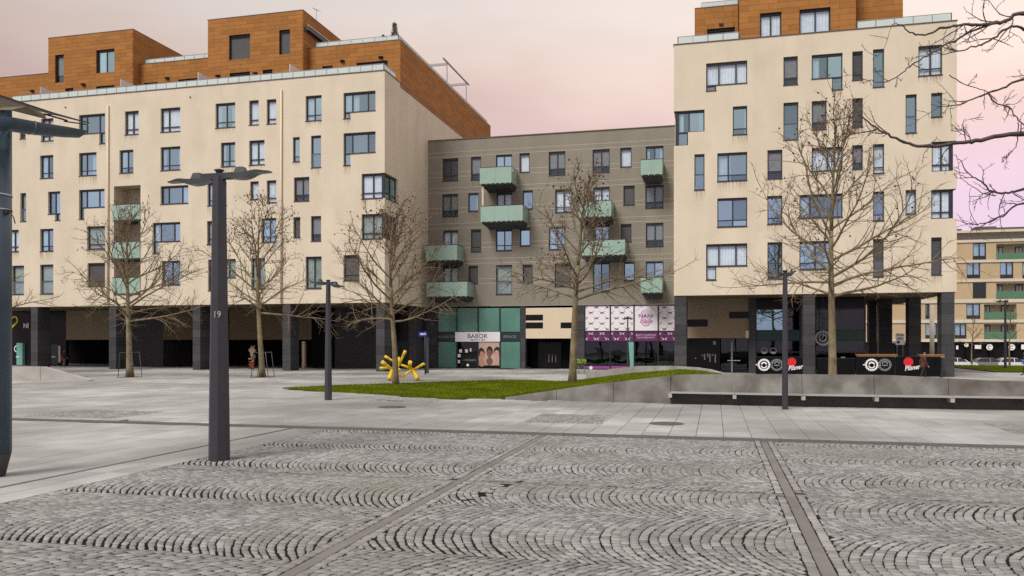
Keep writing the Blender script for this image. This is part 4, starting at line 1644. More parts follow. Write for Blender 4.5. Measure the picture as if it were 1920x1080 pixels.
def balcony(x0, x1, xs, yt, yb, pillar=False):
    """front panel px x0..x1, side panel to xs at the wall"""
    XR = P(xs, yt, YG)[0]
    u = (x1 - 960) / F
    tt = XR / (-SA + u * CA)
    Yf = max(YG - 2.0, min(YG - 1.0, tt * (CA + u * SA)))
    XR = P(x1, yt, Yf)[0]
    XLf = P(x0, yt, Yf)[0]
    zt_ = P(x1, yt, Yf)[1]
    zb_ = P(x1, yb, Yf)[1] - .02
    b = MB().box(XLf + .06, XR - .06, Yf + .06, YG - .002, zb_ - .12, zb_ + .04).build('balcony', 'balcony_slab', GB)
    n = max(2, round((XR - XLf) / 1.1))
    for i in range(n):
        p, q = XLf + (XR - XLf) * i / n, XLf + (XR - XLf) * (i + 1) / n
        MB().box(p + .006, q - .006, Yf, Yf + .025, zb_ - .02, zt_).build('glass_panel', 'balcony_glass', b)
    for Xs in (XLf, XR - .025):
        MB().box(Xs, Xs + .025, Yf + .03, YG - .01, zb_ - .02, zt_).build('glass_panel', 'balcony_glass', b)
    hr = MB()
    hr.box(XLf - .01, XR + .01, Yf - .012, Yf + .038, zt_ + .002, zt_ + .045)
    for Xs in (XLf - .008, XR - .032):
        hr.box(Xs, Xs + .04, Yf + .039, YG - .004, zt_ + .002, zt_ + .045)
    hr.build('handrail', 'frame', b)
    MB().hexa([(XLf + .3, Yf + .5, zb_ - .34), (XR - .3, Yf + .5, zb_ - .34), (XR - .25, YG - .004, zb_ - .42), (XLf + .25, YG - .004, zb_ - .42),
               (XLf + .06, Yf + .1, zb_ - .125), (XR - .06, Yf + .1, zb_ - .125), (XR - .06, YG - .004, zb_ - .125), (XLf + .06, YG - .004, zb_ - .125)]).build('soffit', 'balcony_slab', b)
    cl = MB()
    k = max(3, int((XR - XLf) / .42))
    for i in range(k + 1):
        X = XLf + .12 + (XR - XLf - .24) * i / k
        cl.box(X - .022, X + .022, Yf - .02, Yf - .004, zb_ - .075, zb_ - .03)
    cl.build('glass_clamp', 'white', b)
    return XLf, Yf, zb_


balcony(899.5, 959, 971, 312, 341)
xl, yf, zz = balcony(901, 980, 992, 384, 412)
MB().box(xl + .05, xl + .2, yf + .2, yf + .35, zz + .05, P(904, 346, yf)[1]).build('post', 'stucco', GB)
balcony(798, 857, 870, 459, 486)
balcony(799.5, 876, 891, 528, 554)
balcony(1201.5, 1242, 1248, 298, 325)
xl, yf, zz = balcony(1085, 1146, 1155, 376, 404)
balcony(1088, 1172, 1181, 449, 476)
MB().box(xl + .15, xl + .3, yf + .2, yf + .35, P(1090, 447, yf)[1], zz - .1).build('post', 'stucco', GB)
balcony(1201, 1242, 1247, 520, 547)

# ---- shop fronts of the grey building
def spx(x, y, d=0.0):
    return P(x, y, YG + d)


def srect(x0, y0, x1, y1, m, name, parent=None, d0=.1, d1=.14):
    X0, X1 = P(x0, 640, YG)[0], P(x1, 640, YG)[0]
    zt_, zb_ = P((x0 + x1) / 2, y0, YG)[1], P((x0 + x1) / 2, y1, YG)[1]
    return MB().box(X0, X1, YG + d0, YG + d1, max(zb_, .02), zt_).build(name, m, parent or GB)


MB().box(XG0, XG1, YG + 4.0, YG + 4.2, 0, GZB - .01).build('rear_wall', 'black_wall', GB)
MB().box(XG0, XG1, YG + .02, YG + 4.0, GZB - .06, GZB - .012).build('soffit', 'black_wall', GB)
for x0, x1 in ((800, 819), (976.5, 985), (1080, 1096)):
    X0, X1 = P(x0, 640, YG)[0], P(x1, 640, YG)[0]
    column(GB, X0, X1, YG - .03, YG + .6, 0, GZB - .065)
# shop window further left, under the corner; green reflection painted into its panes
for x0, x1 in ((736, 762), (765, 799)):
    srect(x0, 640, x1, 690, 'dark_green', 'shop_window', d0=.4, d1=.44)
srect(724, 578, 800, 640, 'black_gloss', 'shop_fascia', d0=.35, d1=.39)
# beauty shop
fr = MB()
cols_ = [819.5, 856, 896, 937, 976]
for x in cols_:
    X = P(x, 640, YG)[0]
    fr.box(X - .06, X + .06, YG + .05, YG + .2, .02, GZB - .065)
fr.build('shop_frame', 'frame', GB)
for i in range(4):
    a, b = cols_[i] + 1.4, cols_[i + 1] - 1.4
    srect(a, 577.5, b, 622, 'shop_green', 'shop_pane')
    if i in (0, 3):
        srect(a, 641, b, 691, 'shop_green', 'shop_pane')
        srect(a, 623, b, 640, 'band_dark', 'fascia')
sgn = srect(853.5, 622.5, 937.5, 640.5, 'film_white', 'sign_board', d0=-.02, d1=.04)
X, z = P(895, 630.5, YG - .03)
text('BABOR', .52, (X, YG - .03, z), 'text_dark', sgn, sx=1.05)
MB().disc((P(898, 0, YG)[0], YG - .03, P(898, 624.5, YG)[1]), .05, 10, 'y').build('emblem', 'text_dark', sgn)
X, z = P(896, 637.3, YG - .03)
text('BEAUTY SPA', .2, (X, YG - .03, z), 'text_dark', sgn, sx=1.15)
X, z = P(838, 632, YG + .09)
text('KOZMETIKA', .3, (X, YG + .085, z), 'text_grey', GB, sx=.92)
X, z = P(956, 631.5, YG + .09)
text('EPILÁCIE', .3, (X, YG + .085, z), 'text_grey', GB, sx=.95)
dr = srect(857.5, 641, 894.5, 692, 'glass_dark', 'glass_door')
srect(870, 674.5, 892, 675.6, 'steel', 'push_bar', dr, d0=.04, d1=.08)
for x, y, w in ((863, 658, 5), (874, 658, 5), (882, 656, 3), (860.5, 667, 5), (860, 678, 4)):
    srect(x - w / 2, y - 3, x + w / 2, y + 3, 'film_white', 'notice', dr, d0=.075, d1=.09)
srect(857, 641, 895, 692, 'black_wall', 'shop_interior', d0=1.6, d1=1.7)
X, z = P(877, 684.5, YG + .9)
MB().ball((X, YG + .9, z), .12).build('floor_lamp', 'lamp_glow', GB)
# poster with three faces, built from flat printed shapes
po = srect(896.5, 641, 936, 685, 'print_beige', 'poster', d0=.06, d1=.09)
srect(896.5, 685, 936, 692, 'black_gloss', 'shop_pane')
def oval(x, y, rx, ry, m, name, d, tilt=0):
    X, z = P(x, y, YG + d)
    s_ = 1 / (F / (-X * SA + (YG + d) * CA))
    mb = MB()
    pts = []
    for i in range(20):
        a = 2 * math.pi * i / 20
        px, pz = rx * s_ * math.cos(a), ry * s_ * math.sin(a)
        pts.append((X + px * math.cos(tilt) - pz * math.sin(tilt), YG + d, z + px * math.sin(tilt) + pz * math.cos(tilt)))
    mb.poly(pts).build(name, m, po)
for x, y, hm, sm, tl in ((903, 664, 'hair', 'skin_a', .15), (918, 661, 'hair', 'skin_b', 0), (931.5, 662, 'hair', 'skin_c', -.15)):
    oval(x, y - 2.5, 6.3, 9.5, hm, 'printed_hair', .056, tl)
for x, y, hm, sm, tl in ((903, 664, 'hair', 'skin_a', .15), (918, 661, 'hair', 'skin_b', 0), (931.5, 662, 'hair', 'skin_c', -.15)):
    oval(x, y + 16.5, 6.4 if x < 931 else 4.2, 7.0, sm, 'printed_shoulder', .053, tl * 2)
    oval(x, y + 9, 2.2, 6, sm, 'printed_neck', .0515, tl)
    oval(x + (1 if x < 910 else -.6), y + 1.6, 4.7, 7.2, sm, 'printed_face', .050, tl)
    for ex in (-1.5, 1.5):
        oval(x + ex + (1 if x < 910 else -.6), y, .75, .4, 'hair', 'printed_eye', .048)
    oval(x + (1 if x < 910 else -.6), y + 4.6, 1.3, .55, 'text_pink', 'printed_lips', .048)
# passage
srect(985.5, 577, 1079.5, 634.5, 'stucco_shop', 'passage_wall', d0=.03, d1=.3)
for x0, y0, x1, y1 in ((985.8, 590, 1018, 601), (985.8, 604.5, 1018, 616), (1051, 604.5, 1079.2, 615.5)):
    srect(x0, y0, x1, y1, 'black_gloss', 'slot_window', d0=.022, d1=.05)
pd = srect(986, 636, 1079, 692, 'black_wall', 'passage_door', d0=1.8, d1=1.9)
srect(1001, 642, 1045, 692, 'black_gloss', 'door_leaf', pd, d0=1.7, d1=1.79)
for k in range(3):
    srect(1021 + k * 6.5, 664 + k * 1.5, 1022.3 + k * 6.5, 680, 'text_grey', 'door_slit', pd, d0=1.66, d1=1.69)
# nail shop
cols2 = [1096, 1144, 1188.5, 1234, 1283]
fr = MB()
for x in cols2[:-1]:
    X = P(x, 640, YG)[0]
    fr.box(X - .045, X + .045, YG + .05, YG + .2, .02, GZB - .065)
X0, X1 = P(1096, 640, YG)[0], P(1283, 640, YG)[0]
fr.box(X0, X1, YG + .06, YG + .16, P(1190, 622, YG)[1], P(1190, 620.3, YG)[1])
fr.build('shop_frame', 'frame', GB)


def lashes(o, x0, x1, y0, y1, m, off):
    mb = MB()
    sx_, sy_ = 21, 10.2
    r = 0
    y = y0 + 3.2
    while y < y1 - 1:
        x = x0 + ((r + off) % 2) * sx_ / 2
        while x < x1 + 6:
            for sgn_, dn in ((-1, 1), (1, 1), (-1, -.75), (1, -.75)):
                pts = []
                for k in range(5):
                    q = k / 4
                    xx, yy = x + sgn_ * q * 6.2 * abs(dn), y - 3.4 * q ** (1.6 if dn > 0 else 1.2) * dn
                    if x0 + .8 < xx < x1 - .8 and y0 + .5 < yy < y1 - .5:
                        X, z = P(xx, yy, YG + .09)
                        pts.append((X, z, .034 * (1 - q) + .006))
                for (a, b) in zip(pts, pts[1:]):
                    mb.quad((a[0], YG + .088, a[1] - a[2]), (b[0], YG + .088, b[1] - b[2]), (b[0], YG + .088, b[1] + b[2]), (a[0], YG + .088, a[1] + a[2]))
            x += sx_
        y += sy_
        r += 1
    if mb.v: mb.build('lash_print', m, o)['kind'] = 'stuff'


for i in range(4):
    a, b = cols2[i] + 1.3, cols2[i + 1] - 1.3
    o = srect(a, 573, b, 620, 'film_white', 'window_film')
    if i != 2:
        lashes(o, a, b, 573, 620, 'lash', i)
    else:
        X, z = P(1211, 596, YG + .085)
        s_ = 1 / 23.6
        MB().disc((X, YG + .088, z), 15.5 * s_, 28, 'y', 14.8 * s_, R(25), R(155), .72).build('egg_outline', 'text_dark', o)
        MB().disc((X, YG + .088, z), 15.5 * s_, 28, 'y', 14.6 * s_, R(205), R(335), .72).build('egg_outline', 'text_dark', o)
        MB().disc((X, YG + .094, z), 13.5 * s_, 28, 'y', None, 0, 2 * math.pi, .72).build('egg_tint', 'lilac', o)
        text('NANI', .42, (X, YG + .082, P(1211, 592.5, YG)[1]), 'text_dark', o, sx=1.15)
        text('Nails', .46, (X, YG + .082, P(1211, 602, YG)[1]), 'text_pink', o, shear=.35, sx=1.1)
    o = srect(a, 622.2, b, 640, 'purple', 'fascia')
    if i != 2:
        lashes(o, a, b, 622.2, 640, 'film_white', i + 1)
    else:
        text('BEAUTY EQUIPMENT', .22, (P(1211, 0, YG)[0], YG + .085, P(1211, 628.5, YG)[1]), 'lilac', o, sx=.78)
        text('PRE PROFESIONÁLOV', .18, (P(1211, 0, YG)[0], YG + .085, P(1211, 633.2, YG)[1]), 'lilac', o, sx=.82)
    srect(a, 641, b, 686.5, 'glass_dark', 'shop_pane', d0=.11, d1=.12)
    srect(a, 686.5, b, 691.5, 'purple_light', 'base_film')
X, z = P(1108, 690, YG + .09)
MB().disc((X, YG + .088, z + .02), .14, 14, 'y').build('base_logo', 'film_white', GB)
MB().box(P(1096, 0, YG)[0], P(1283, 0, YG)[0], YG + 2.4, YG + 2.5, .02, P(1190, 640, YG)[1]).build('shop_interior', 'black_wall', GB)
# teal slanted pillar in the shop, counter, desk lamp, shelf
X0, X1 = P(1178.5, 640, YG + .05)[0], P(1188, 640, YG + .05)[0]
zt_, zb_ = P(1183, 641, YG)[1], .05
MB().hexa([(X0 + .14, YG + .02, zb_), (X1, YG + .02, zb_), (X1, YG + .1, zb_), (X0 + .14, YG + .1, zb_), (X0, YG + .02, zt_), (X1, YG + .02, zt_), (X1, YG + .1, zt_), (X0, YG + .1, zt_)]).build('pillar', 'shop_teal', GB)
srect(1100, 677, 1142, 685, 'shop_teal', 'counter', d0=.7, d1=1.2)
srect(1103, 673.5, 1138, 676, 'text_grey', 'counter_top', d0=.7, d1=1.2)
srect(1206, 675.5, 1229, 676.8, 'white', 'display_shelf', d0=.5, d1=.8)
for x in (1209, 1227):
    srect(x - 1.4, 667, x + 1.4, 675.3, 'lilac', 'bottle', d0=.55, d1=.7)
    srect(x - .6, 664.5, x + .6, 667, 'white', 'bottle', d0=.56, d1=.66)
srect(1235.5, 678, 1250, 684, 'shop_teal', 'display_box', d0=.5, d1=.8)
srect(1247, 646, 1261, 671, 'reflection_print_green', 'wall_poster', d0=.3, d1=.33)

# ================================================================== RIGHT BUILDING
XR0, XR1 = P(1263.5, 300, YF)[0], P(1794, 300, YF)[0]
RZT = P(1263.5, 84.5, YF)[1]
RZT = (RZT + P(1794, 39, YF)[1]) / 2
RZB = (P(1263.5, 554.5, YF)[1] + P(1790, 547, YF)[1]) / 2
RB = thing('apartment_building', 'tall cream apartment building with brown clad penthouse and a cafe below, on the right', 'building', ((XR0 + XR1) / 2, YF, 0))
R_WIN = [
    (1324, 116, 1401, 158, 'w3', 'c', (1324, 158, 1343, 170)), (1469, 106, 1496, 159, 'n', 'h', None), (1522, 101, 1580, 146, 'w2', 'b', (1560, 146, 1580, 168)),
    (1598, 96, 1618, 150, 'n', 'd', None), (1637, 92, 1658, 163, 't', 'b', None), (1722, 85, 1767, 141, 'v', 'c', None),
    (1374, 199, 1401, 252, 'n', 'b', None), (1469, 192, 1497, 262, 't', 'b', None), (1522, 189, 1550, 243, 'n', 'h', None), (1598, 184, 1618, 238, 'n', 'd', None),
    (1698, 177, 1719, 249, 't', 'b', None), (1746, 174, 1767, 219, 's', 'b', None),
    (1302, 289, 1321, 356, 't', 'b', None), (1345, 286, 1401, 339, 'v3', 'm', None), (1439, 281, 1467, 335, 'n', 'h', None), (1522, 276, 1580, 320, 'w2', 'c', None),
    (1598, 272, 1618, 317, 's', 'h', None), (1637, 270, 1658, 325, 'n', 'c', None),
    (1345, 371, 1401, 425, 'v', 'b', None), (1439, 367, 1467, 420, 'n', 'b', None), (1499, 364, 1580, 408, 'w', 'b', None), (1637, 359, 1658, 414, 'n', 'b', None),
    (1698, 356, 1718, 401, 's', 'c', None),
    (1324, 457, 1401, 499, 'w3', 'c', (1324, 499, 1343, 525)), (1439, 454, 1467, 523, 't', 'b', None), (1499, 452, 1557, 505, 'v', 'b', None),
    (1637, 448, 1657, 519, 't', 'd', None), (1746, 445, 1766, 515, 't', 'd', None)]
rh, todo = [], []
for (x0, y0, x1, y1, st, fi, leg) in R_WIN:
    r = pxrect(x0, y0, x1, y1, YF)
    lg = None
    if leg:
        q = pxrect(*leg, YF)
        lg = (r[0], q[1], q[2], r[1]) if leg[0] == x0 else (q[0], q[1], r[2], r[1])
        rh.append(lg)
    rh.append(r)
    todo.append((r, st, fi, lg))
# corner windows, left (L shaped) and right
rc = pxrect(1263, 207, 1321, 248, YF); rc = (XR0 - .01, rc[1], rc[2], rc[3])
ql = pxrect(1263, 248, 1290, 273, YF); ql = (XR0 - .01, ql[1], ql[2], rc[1])
rr1 = pxrect(1747, 265, 1790, 321, YF); rr1 = (rr1[0], rr1[1], XR1 + .01, rr1[3])
rr2 = pxrect(1746, 355, 1790, 410, YF); rr2 = (rr2[0], rr2[1], XR1 + .01, rr2[3])
rh += [rc, ql, rr1, rr2]
DEPTH_R = 16.0
mb = MB()
wall_holes(mb, WF, XR0, XR1, RZB, RZT, rh, .32)
WR = lambda a, z, d: (XR1 - d, a, z)
WL = lambda a, z, d: (XR0 + d, a, z)
wall_holes(mb, WR, YF, YF + DEPTH_R, RZB, RZT, [(YF - .01, q[1], YF + 2.2, q[3]) for q in (rr1, rr2)], .32)
wall_holes(mb, WL, YF, YF + DEPTH_R, RZB, RZT, [(YF - .01, ql[1], YF + 1.6, rc[3])], .32)
mb.quad((XR1, YF + DEPTH_R, RZB), (XR0, YF + DEPTH_R, RZB), (XR0, YF + DEPTH_R, RZT), (XR1, YF + DEPTH_R, RZT))
mb.build('wall', 'stucco', RB)
MB().box(XR0 + .01, XR1 - .01, YF + .33, YF + DEPTH_R - .01, RZT - .4, RZT - .2).build('roof', 'coping', RB)
MB().box(XR0 + .01, XR1 - .01, YF + .01, YF + DEPTH_R - .01, RZB - .03, RZB + .1).build('soffit', 'stucco_shaded', RB)
cp = MB()
cp.box(XR0 - .04, XR1 + .05, YF - .05, YF + .36, RZT, RZT + .055)
cp.box(XR1 - .36, XR1 + .05, YF + .361, YF + DEPTH_R, RZT, RZT + .055)
cp.box(XR0 - .04, XR0 + .36, YF + .361, YF + DEPTH_R, RZT, RZT + .055)
cp.build('coping', 'coping', RB)
for r, st, fi, lg in todo:
    window(RB, WF, r, st, fi, lg, fw=.065, dep=.13)
window(RB, WF, (XR0 + .25, rc[1], rc[2], rc[3]), 'w2', 'b', (XR0 + .25, ql[1], ql[2], rc[1]), sill=False, mull=[.42])
window(RB, lambda a, z, d: (XR0 + .08 + d, a, z), (YF + .25, ql[1], YF + 1.6, rc[3]), 's', 'b', sill=False)
MB().box(XR0 + .1, XR0 + .32, YF + .12, YF + .3, ql[1], rc[3]).build('corner_post', 'frame', RB)
for q in (rr1, rr2):
    window(RB, WF, (q[0], q[1], XR1 - .32, q[3]), 'v', 'c', sill=False)
    window(RB, lambda a, z, d: (XR1 - .12 - d, a, z), (YF + .3, q[1], YF + 2.2, q[3]), 'v', 'b', sill=False)
    MB().box(XR1 - .40, XR1 - .18, YF + .14, YF + .34, q[1], q[3]).build('corner_post', 'frame', RB)
    MB().box(q[0], XR1 - .01, YF + .02, YF + 2.2, q[1] - .03, q[1] - .001).build('bay_sill', 'sill', RB)
# penthouse
YP = YF + .42
XPa, XPb = P(1386, 60, YP)[0], P(1605, 40, YP)[0]
penthouse(XPa, XPb, YP, RZT + 5.4, [(1425, 24, 1465, 68.5, 'd', 'c'), (1499, 16, 1557, 61.5, 'w2', 'c')], 10, RB, zb=RZT + .056, sideR=False, pw=1.25, ph=.375)
XPc = P(1693, 20, YP + 1.4)[0]
penthouse(XPb + .03, XPc, YP + 1.4, RZT + 5.4, [], 8, RB, zb=RZT - .19, sideR=False, pw=1.25, ph=.375)
XPd = P(1303.5, 30, YP + 1.2)[0]
ZPd = P(1303.5, 16.5, YP + 1.2)[1]
penthouse(XPd, XPa - .03, YP + 1.2, ZPd, [(1326, 53, 1378, 80, 's', 'd')], 8, RB, zb=RZT - .19, sideR=False, sideL=True, pw=1.25, ph=.375)
X, z = P(1352, 46, YP + 1.2)
MB().box(X - .14, X + .14, YP + 1.05, YP + 1.165, z - .06, z + .06).build('wall_lamp', 'frame', RB)
rail_run(RB, [(P(1271, 80, YF + .2)[0], YF + 4), (P(1271, 80, YF + .2)[0], YF + .2), (XPa - .05, YF + .2)], .52, 1.0, RZT + .056)
rail_run(RB, [(XPb + .05, YF + .2), (P(1784, 40, YF + .2)[0], YF + .2), (P(1784, 40, YF + .2)[0], YF + 6)], .52, 1.05, RZT + .056)
rail_run(RB, [(P(1315, 10, YP + 1.5)[0], YP + 1.5), (XPa - .05, YP + 1.5)], .42, .95, ZPd + .045)

# ---- ground floor of the right building
for x0, x1 in ((1264.5, 1287), (1506, 1528), (1766, 1790)):
    X0, X1 = P(x0, 640, YF)[0], P(x1, 640, YF)[0]
    column(RB, X0, X1, YF + .04, YF + 1.1, 0, RZB - .035)
for x0, x1, Y in ((1630, 1644, 66), (1650, 1673, 64), (1704, 1727, 62)):
    X0, X1 = P(x0, 640, Y)[0], P(x1, 640, Y)[0]
    column(RB, X0, X1, Y, Y + 1.0, 0, RZB - .035)
YC = 59.6


def crect(x0, y0, x1, y1, m, name, parent=None, d0=0.0, d1=.1, zt=None, zb=None):
    X0, X1 = P(x0, 640, YC)[0], P(x1, 640, YC)[0]
    z1_ = zt if zt is not None else P((x0 + x1) / 2, y0, YC)[1]
    z0_ = zb if zb is not None else P((x0 + x1) / 2, y1, YC)[1]
    return MB().box(X0, X1, YC + d0, YC + d1, max(z0_, .01), z1_).build(name, m, parent or RB)


TOPZ = RZB - .035
XE = P(1624, 640, YC)[0]
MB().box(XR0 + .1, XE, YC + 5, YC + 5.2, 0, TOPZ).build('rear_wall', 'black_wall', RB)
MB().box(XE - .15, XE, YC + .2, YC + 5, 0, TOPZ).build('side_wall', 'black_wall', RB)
uw = crect(1289, 0, 1404, 634, 'stucco_half_shaded', 'entrance_wall', zt=TOPZ, d0=0, d1=.3)
crect(1289.2, 599, 1327, 612.5, 'black_gloss', 'slot_window', uw, d0=-.012, d1=.02)
crect(1367, 584.5, 1403.8, 597, 'black_gloss', 'slot_window', uw, d0=-.012, d1=.02)
ed = crect(1289, 634.5, 1350, 697, 'black_gloss', 'entrance_panel', d0=.5, d1=.6, zb=.01)
crect(1352, 634.5, 1404, 697, 'glass_dark', 'entrance_door', d0=.5, d1=.53, zb=.01)
crect(1371, 640, 1374, 695, 'text_grey', 'door_stile', d0=.44, d1=.49, zb=.05)
crect(1364, 675.5, 1388, 676.8, 'pipe_cream', 'door_handle', d0=.38, d1=.42)
crect(1398, 620, 1404, 634, 'pipe_cream', 'wall_lamp', d0=-.12, d1=-.01)
crect(1337, 639.5, 1342, 646.5, 'text_grey', 'house_lamp', d0=.42, d1=.48)
for k, (x, y0, y1) in enumerate(((1316, 665, 668), (1320, 664, 675), (1326, 663, 670), (1330, 664, 679), (1335, 664, 667), (1340, 664, 680), (1303, 671, 673))):
    crect(x, y0, x + 2.2, y1, 'text_grey', 'reflection_mark', ed, d0=.46, d1=.49)  # grey bars painted for scribble-like reflections in the panel
crect(1404, 0, 1417, 697, 'granite_dark', 'pier', zt=TOPZ, zb=0, d0=-.2, d1=.5)
# cafe glazing
cw = MB()
for x in (1417.5, 1468.5, 1500.5, 1529, 1564, 1622):
    X = P(x, 640, YC)[0]
    cw.box(X - .05, X + .05, YC - .02, YC + .12, .01, TOPZ)
X0, X1 = P(1417, 640, YC)[0], XE
for y in (579, 619.5, 638.5, 660):
    z = P(1500, y, YC)[1]
    cw.box(X0, X1, YC + .0, YC + .1, z - .04, z + .04)
cw.build('cafe_frame', 'frame', RB)
cc = [1417.5, 1468.5, 1500.5, 1529, 1564, 1622]
for i in range(5):
    a, b = cc[i] + 1.5, cc[i + 1] - 1.5
    crect(a, 0, b, 578, 'black_gloss', 'cafe_fascia', zt=TOPZ, d0=.03, d1=.07)
    crect(a, 580, b, 619, 'glass' if i == 0 else 'glass_dark', 'cafe_pane', d0=.04, d1=.05)
    if i in (0, 1, 4):
        crect(a, 620, b, 638, 'dark_green', 'green_band', d0=-.05, d1=-.03)
    else:
        crect(a, 620, b, 638, 'glass_dark', 'cafe_pane', d0=.04, d1=.05)
    crect(a, 639, b, 697, 'glass_dark', 'cafe_pane', d0=.04, d1=.05, zb=.02)
for x in (1433, 1450):
    X, z = P(x, 658, YC - .04)
    MB().disc((X, YC - .04, z), .22, 18, 'y', .19).build('window_logo', 'reflection_print_green', RB)
    MB().disc((X, YC - .04, z - .05), .15, 14, 'y', None, math.pi, 2 * math.pi).build('window_logo', 'reflection_print_green', RB)
# hanging round sign
X, z = P(1543, 634, YC - 1.0)
rs = thing('round_sign', 'round white ring emblem sign hanging in the cafe arcade', 'sign', (X, YC - 1.0, z - .5))
MB().disc((X, YC - .97, z), .52, 30, 'y').build('backing', 'black_gloss', rs)
MB().disc((X, YC - 1.0, z), .52, 30, 'y', .37).build('ring', 'text_grey', rs)
MB().disc((X, YC - 1.0, z + .02), .28, 24, 'y', .2, 0, math.pi).build('emblem', 'text_grey', rs)
MB().disc((X, YC - 1.0, z - .02), .26, 24, 'y', .14, math.pi, 2 * math.pi).build('emblem', 'text_grey', rs)
MB().bar((X - .05, YC - 1.0, z), (X + .06, YC - 1.0, z + .2), .02, .06).build('emblem', 'text_grey', rs)
MB().bar((X, YC - .96, z + .5), (X, YC - .96, TOPZ), .03, .03).build('hanger', 'frame', rs)
crect(1576, 669, 1584.5, 682.5, 'lime', 'notice', d0=-.1, d1=-.06)
crect(1598.5, 641, 1603.5, 672, 'shop_teal', 'lit_pillar', d0=.8, d1=1.0)

# ================================================================== FAR BUILDING ON THE RIGHT
YD = 134.0
FXa, FXb = P(1600, 500, YD)[0], P(2080, 500, YD)[0]
FB = thing('apartment_building', 'distant ochre and cream apartment block with green balconies behind the parked cars', 'building', ((FXa + FXb) / 2, YD, -1.3))
zf = [P(1850, y, YD)[1] for y in (637.5, 597, 555, 523, 491, 455)]   # floor bands from below
ztop = P(1850, 436, YD)[1]
WD = front(YD)
far = []
rowsF = [((1797, 1848, 563, 594), ), ]
wins_f = [  # floor index (counted from the top band), list of windows x0,x1 and loggias
    (455, 488, [(1824, 1849)], [(1868, 1935), (1952, 2010)]),
    (491, 523, [(1812.5, 1838), (1875, 1900), (1917, 1940), (1965, 1990)], []),
    (529, 560, [(1824, 1849)], [(1868, 1935), (1952, 2010)]),
    (569, 599, [(1735, 1743), (1812, 1838)], [(1845, 1906), (1925, 1990)]),
    (606, 636, [(1735, 1757), (1790, 1812)], [(1845, 1906), (1925, 1990)])]
hol, fw_, log_ = [], [], []
for y0, y1, ws, ls in wins_f:
    for a, b in ws:
        r = pxrect(a, y0 + 1, b, y1 - 1, YD)
        hol.append(r); fw_.append(r)
    for a, b in ls:
        r = pxrect(a, y0 + 1.5, b, y1 - .5, YD)
        hol.append(r); log_.append(r)
mb = MB()
zgf = P(1850, 639, YD)[1]
wall_holes(mb, WD, FXa, FXb, zgf, ztop, hol, .4)
mb.quad((FXa, YD + 14, zgf), (FXa, YD, zgf), (FXa, YD, ztop), (FXa, YD + 14, ztop))
mb.quad((FXb, YD, zgf), (FXb, YD + 14, zgf), (FXb, YD + 14, ztop), (FXb, YD, ztop))
mb.quad((FXa, YD + .4, ztop - .1), (FXb, YD + .4, ztop - .1), (FXb, YD + 14, ztop - .1), (FXa, YD + 14, ztop - .1))
mb.build('wall', 'far_ochre', FB)
for y0, y1 in ((449, 454), (487.5, 492), (524, 528.5), (561, 567.5), (599.5, 605), (636, 641)):
    za_, zb_ = P(1850, y0, YD)[1], P(1850, y1, YD)[1]
    MB().box(FXa - .1, FXb + .1, YD - .16, YD - .004, zb_, za_).build('floor_band', 'far_cream', FB)
MB().box(FXa, FXb, YD - .10, YD - .002, P(1850, 448.5, YD)[1], P(1850, 440, YD)[1]).build('roof_band', 'coping', FB)
MB().box(FXa - .3, FXb + .3, YD - .4, YD + 1, ztop, ztop + .35).build('eaves', 'far_cream', FB)
rf = MB()
x = FXa
while x < FXb:
    w = random.uniform(1.2, 3.2)
    rf.box(x, min(x + w, FXb), YD + 2 + random.random(), YD + 4.5, ztop, ztop + random.uniform(.5, 1.3))
    x += w + .02
rf.build('roof_units', 'coping', FB)
for r in fw_:
    a0, z0, a1, z1 = r
    zm = z0 + (z1 - z0) * .24
    f = MB()
    wbox(f, WD, a0, a1, z0, zm, .05, .2)
    for p, q in ((a0, a0 + .1), ((a0 + a1) / 2 - .08, (a0 + a1) / 2 + .08), (a1 - .16, a1)):
        wbox(f, WD, p, q, zm, z1, .1, .2)
    wbox(f, WD, a0, a1, z1 - .1, z1, .09, .2)
    w = f.build('window', 'frame', FB)
    for p, q in ((a0 + .1, (a0 + a1) / 2 - .08), ((a0 + a1) / 2 + .08, a1 - .16)):
        MB().quad(WD(p, zm, .15), WD(q, zm, .15), WD(q, z1 - .1, .15), WD(p, z1 - .1, .15)).build('pane', 'glass', w)
    MB().quad(WD(a0, zm, .38), WD(a1, zm, .38), WD(a1, z1, .38), WD(a0, z1, .38)).build('curtain', 'curtain', w)
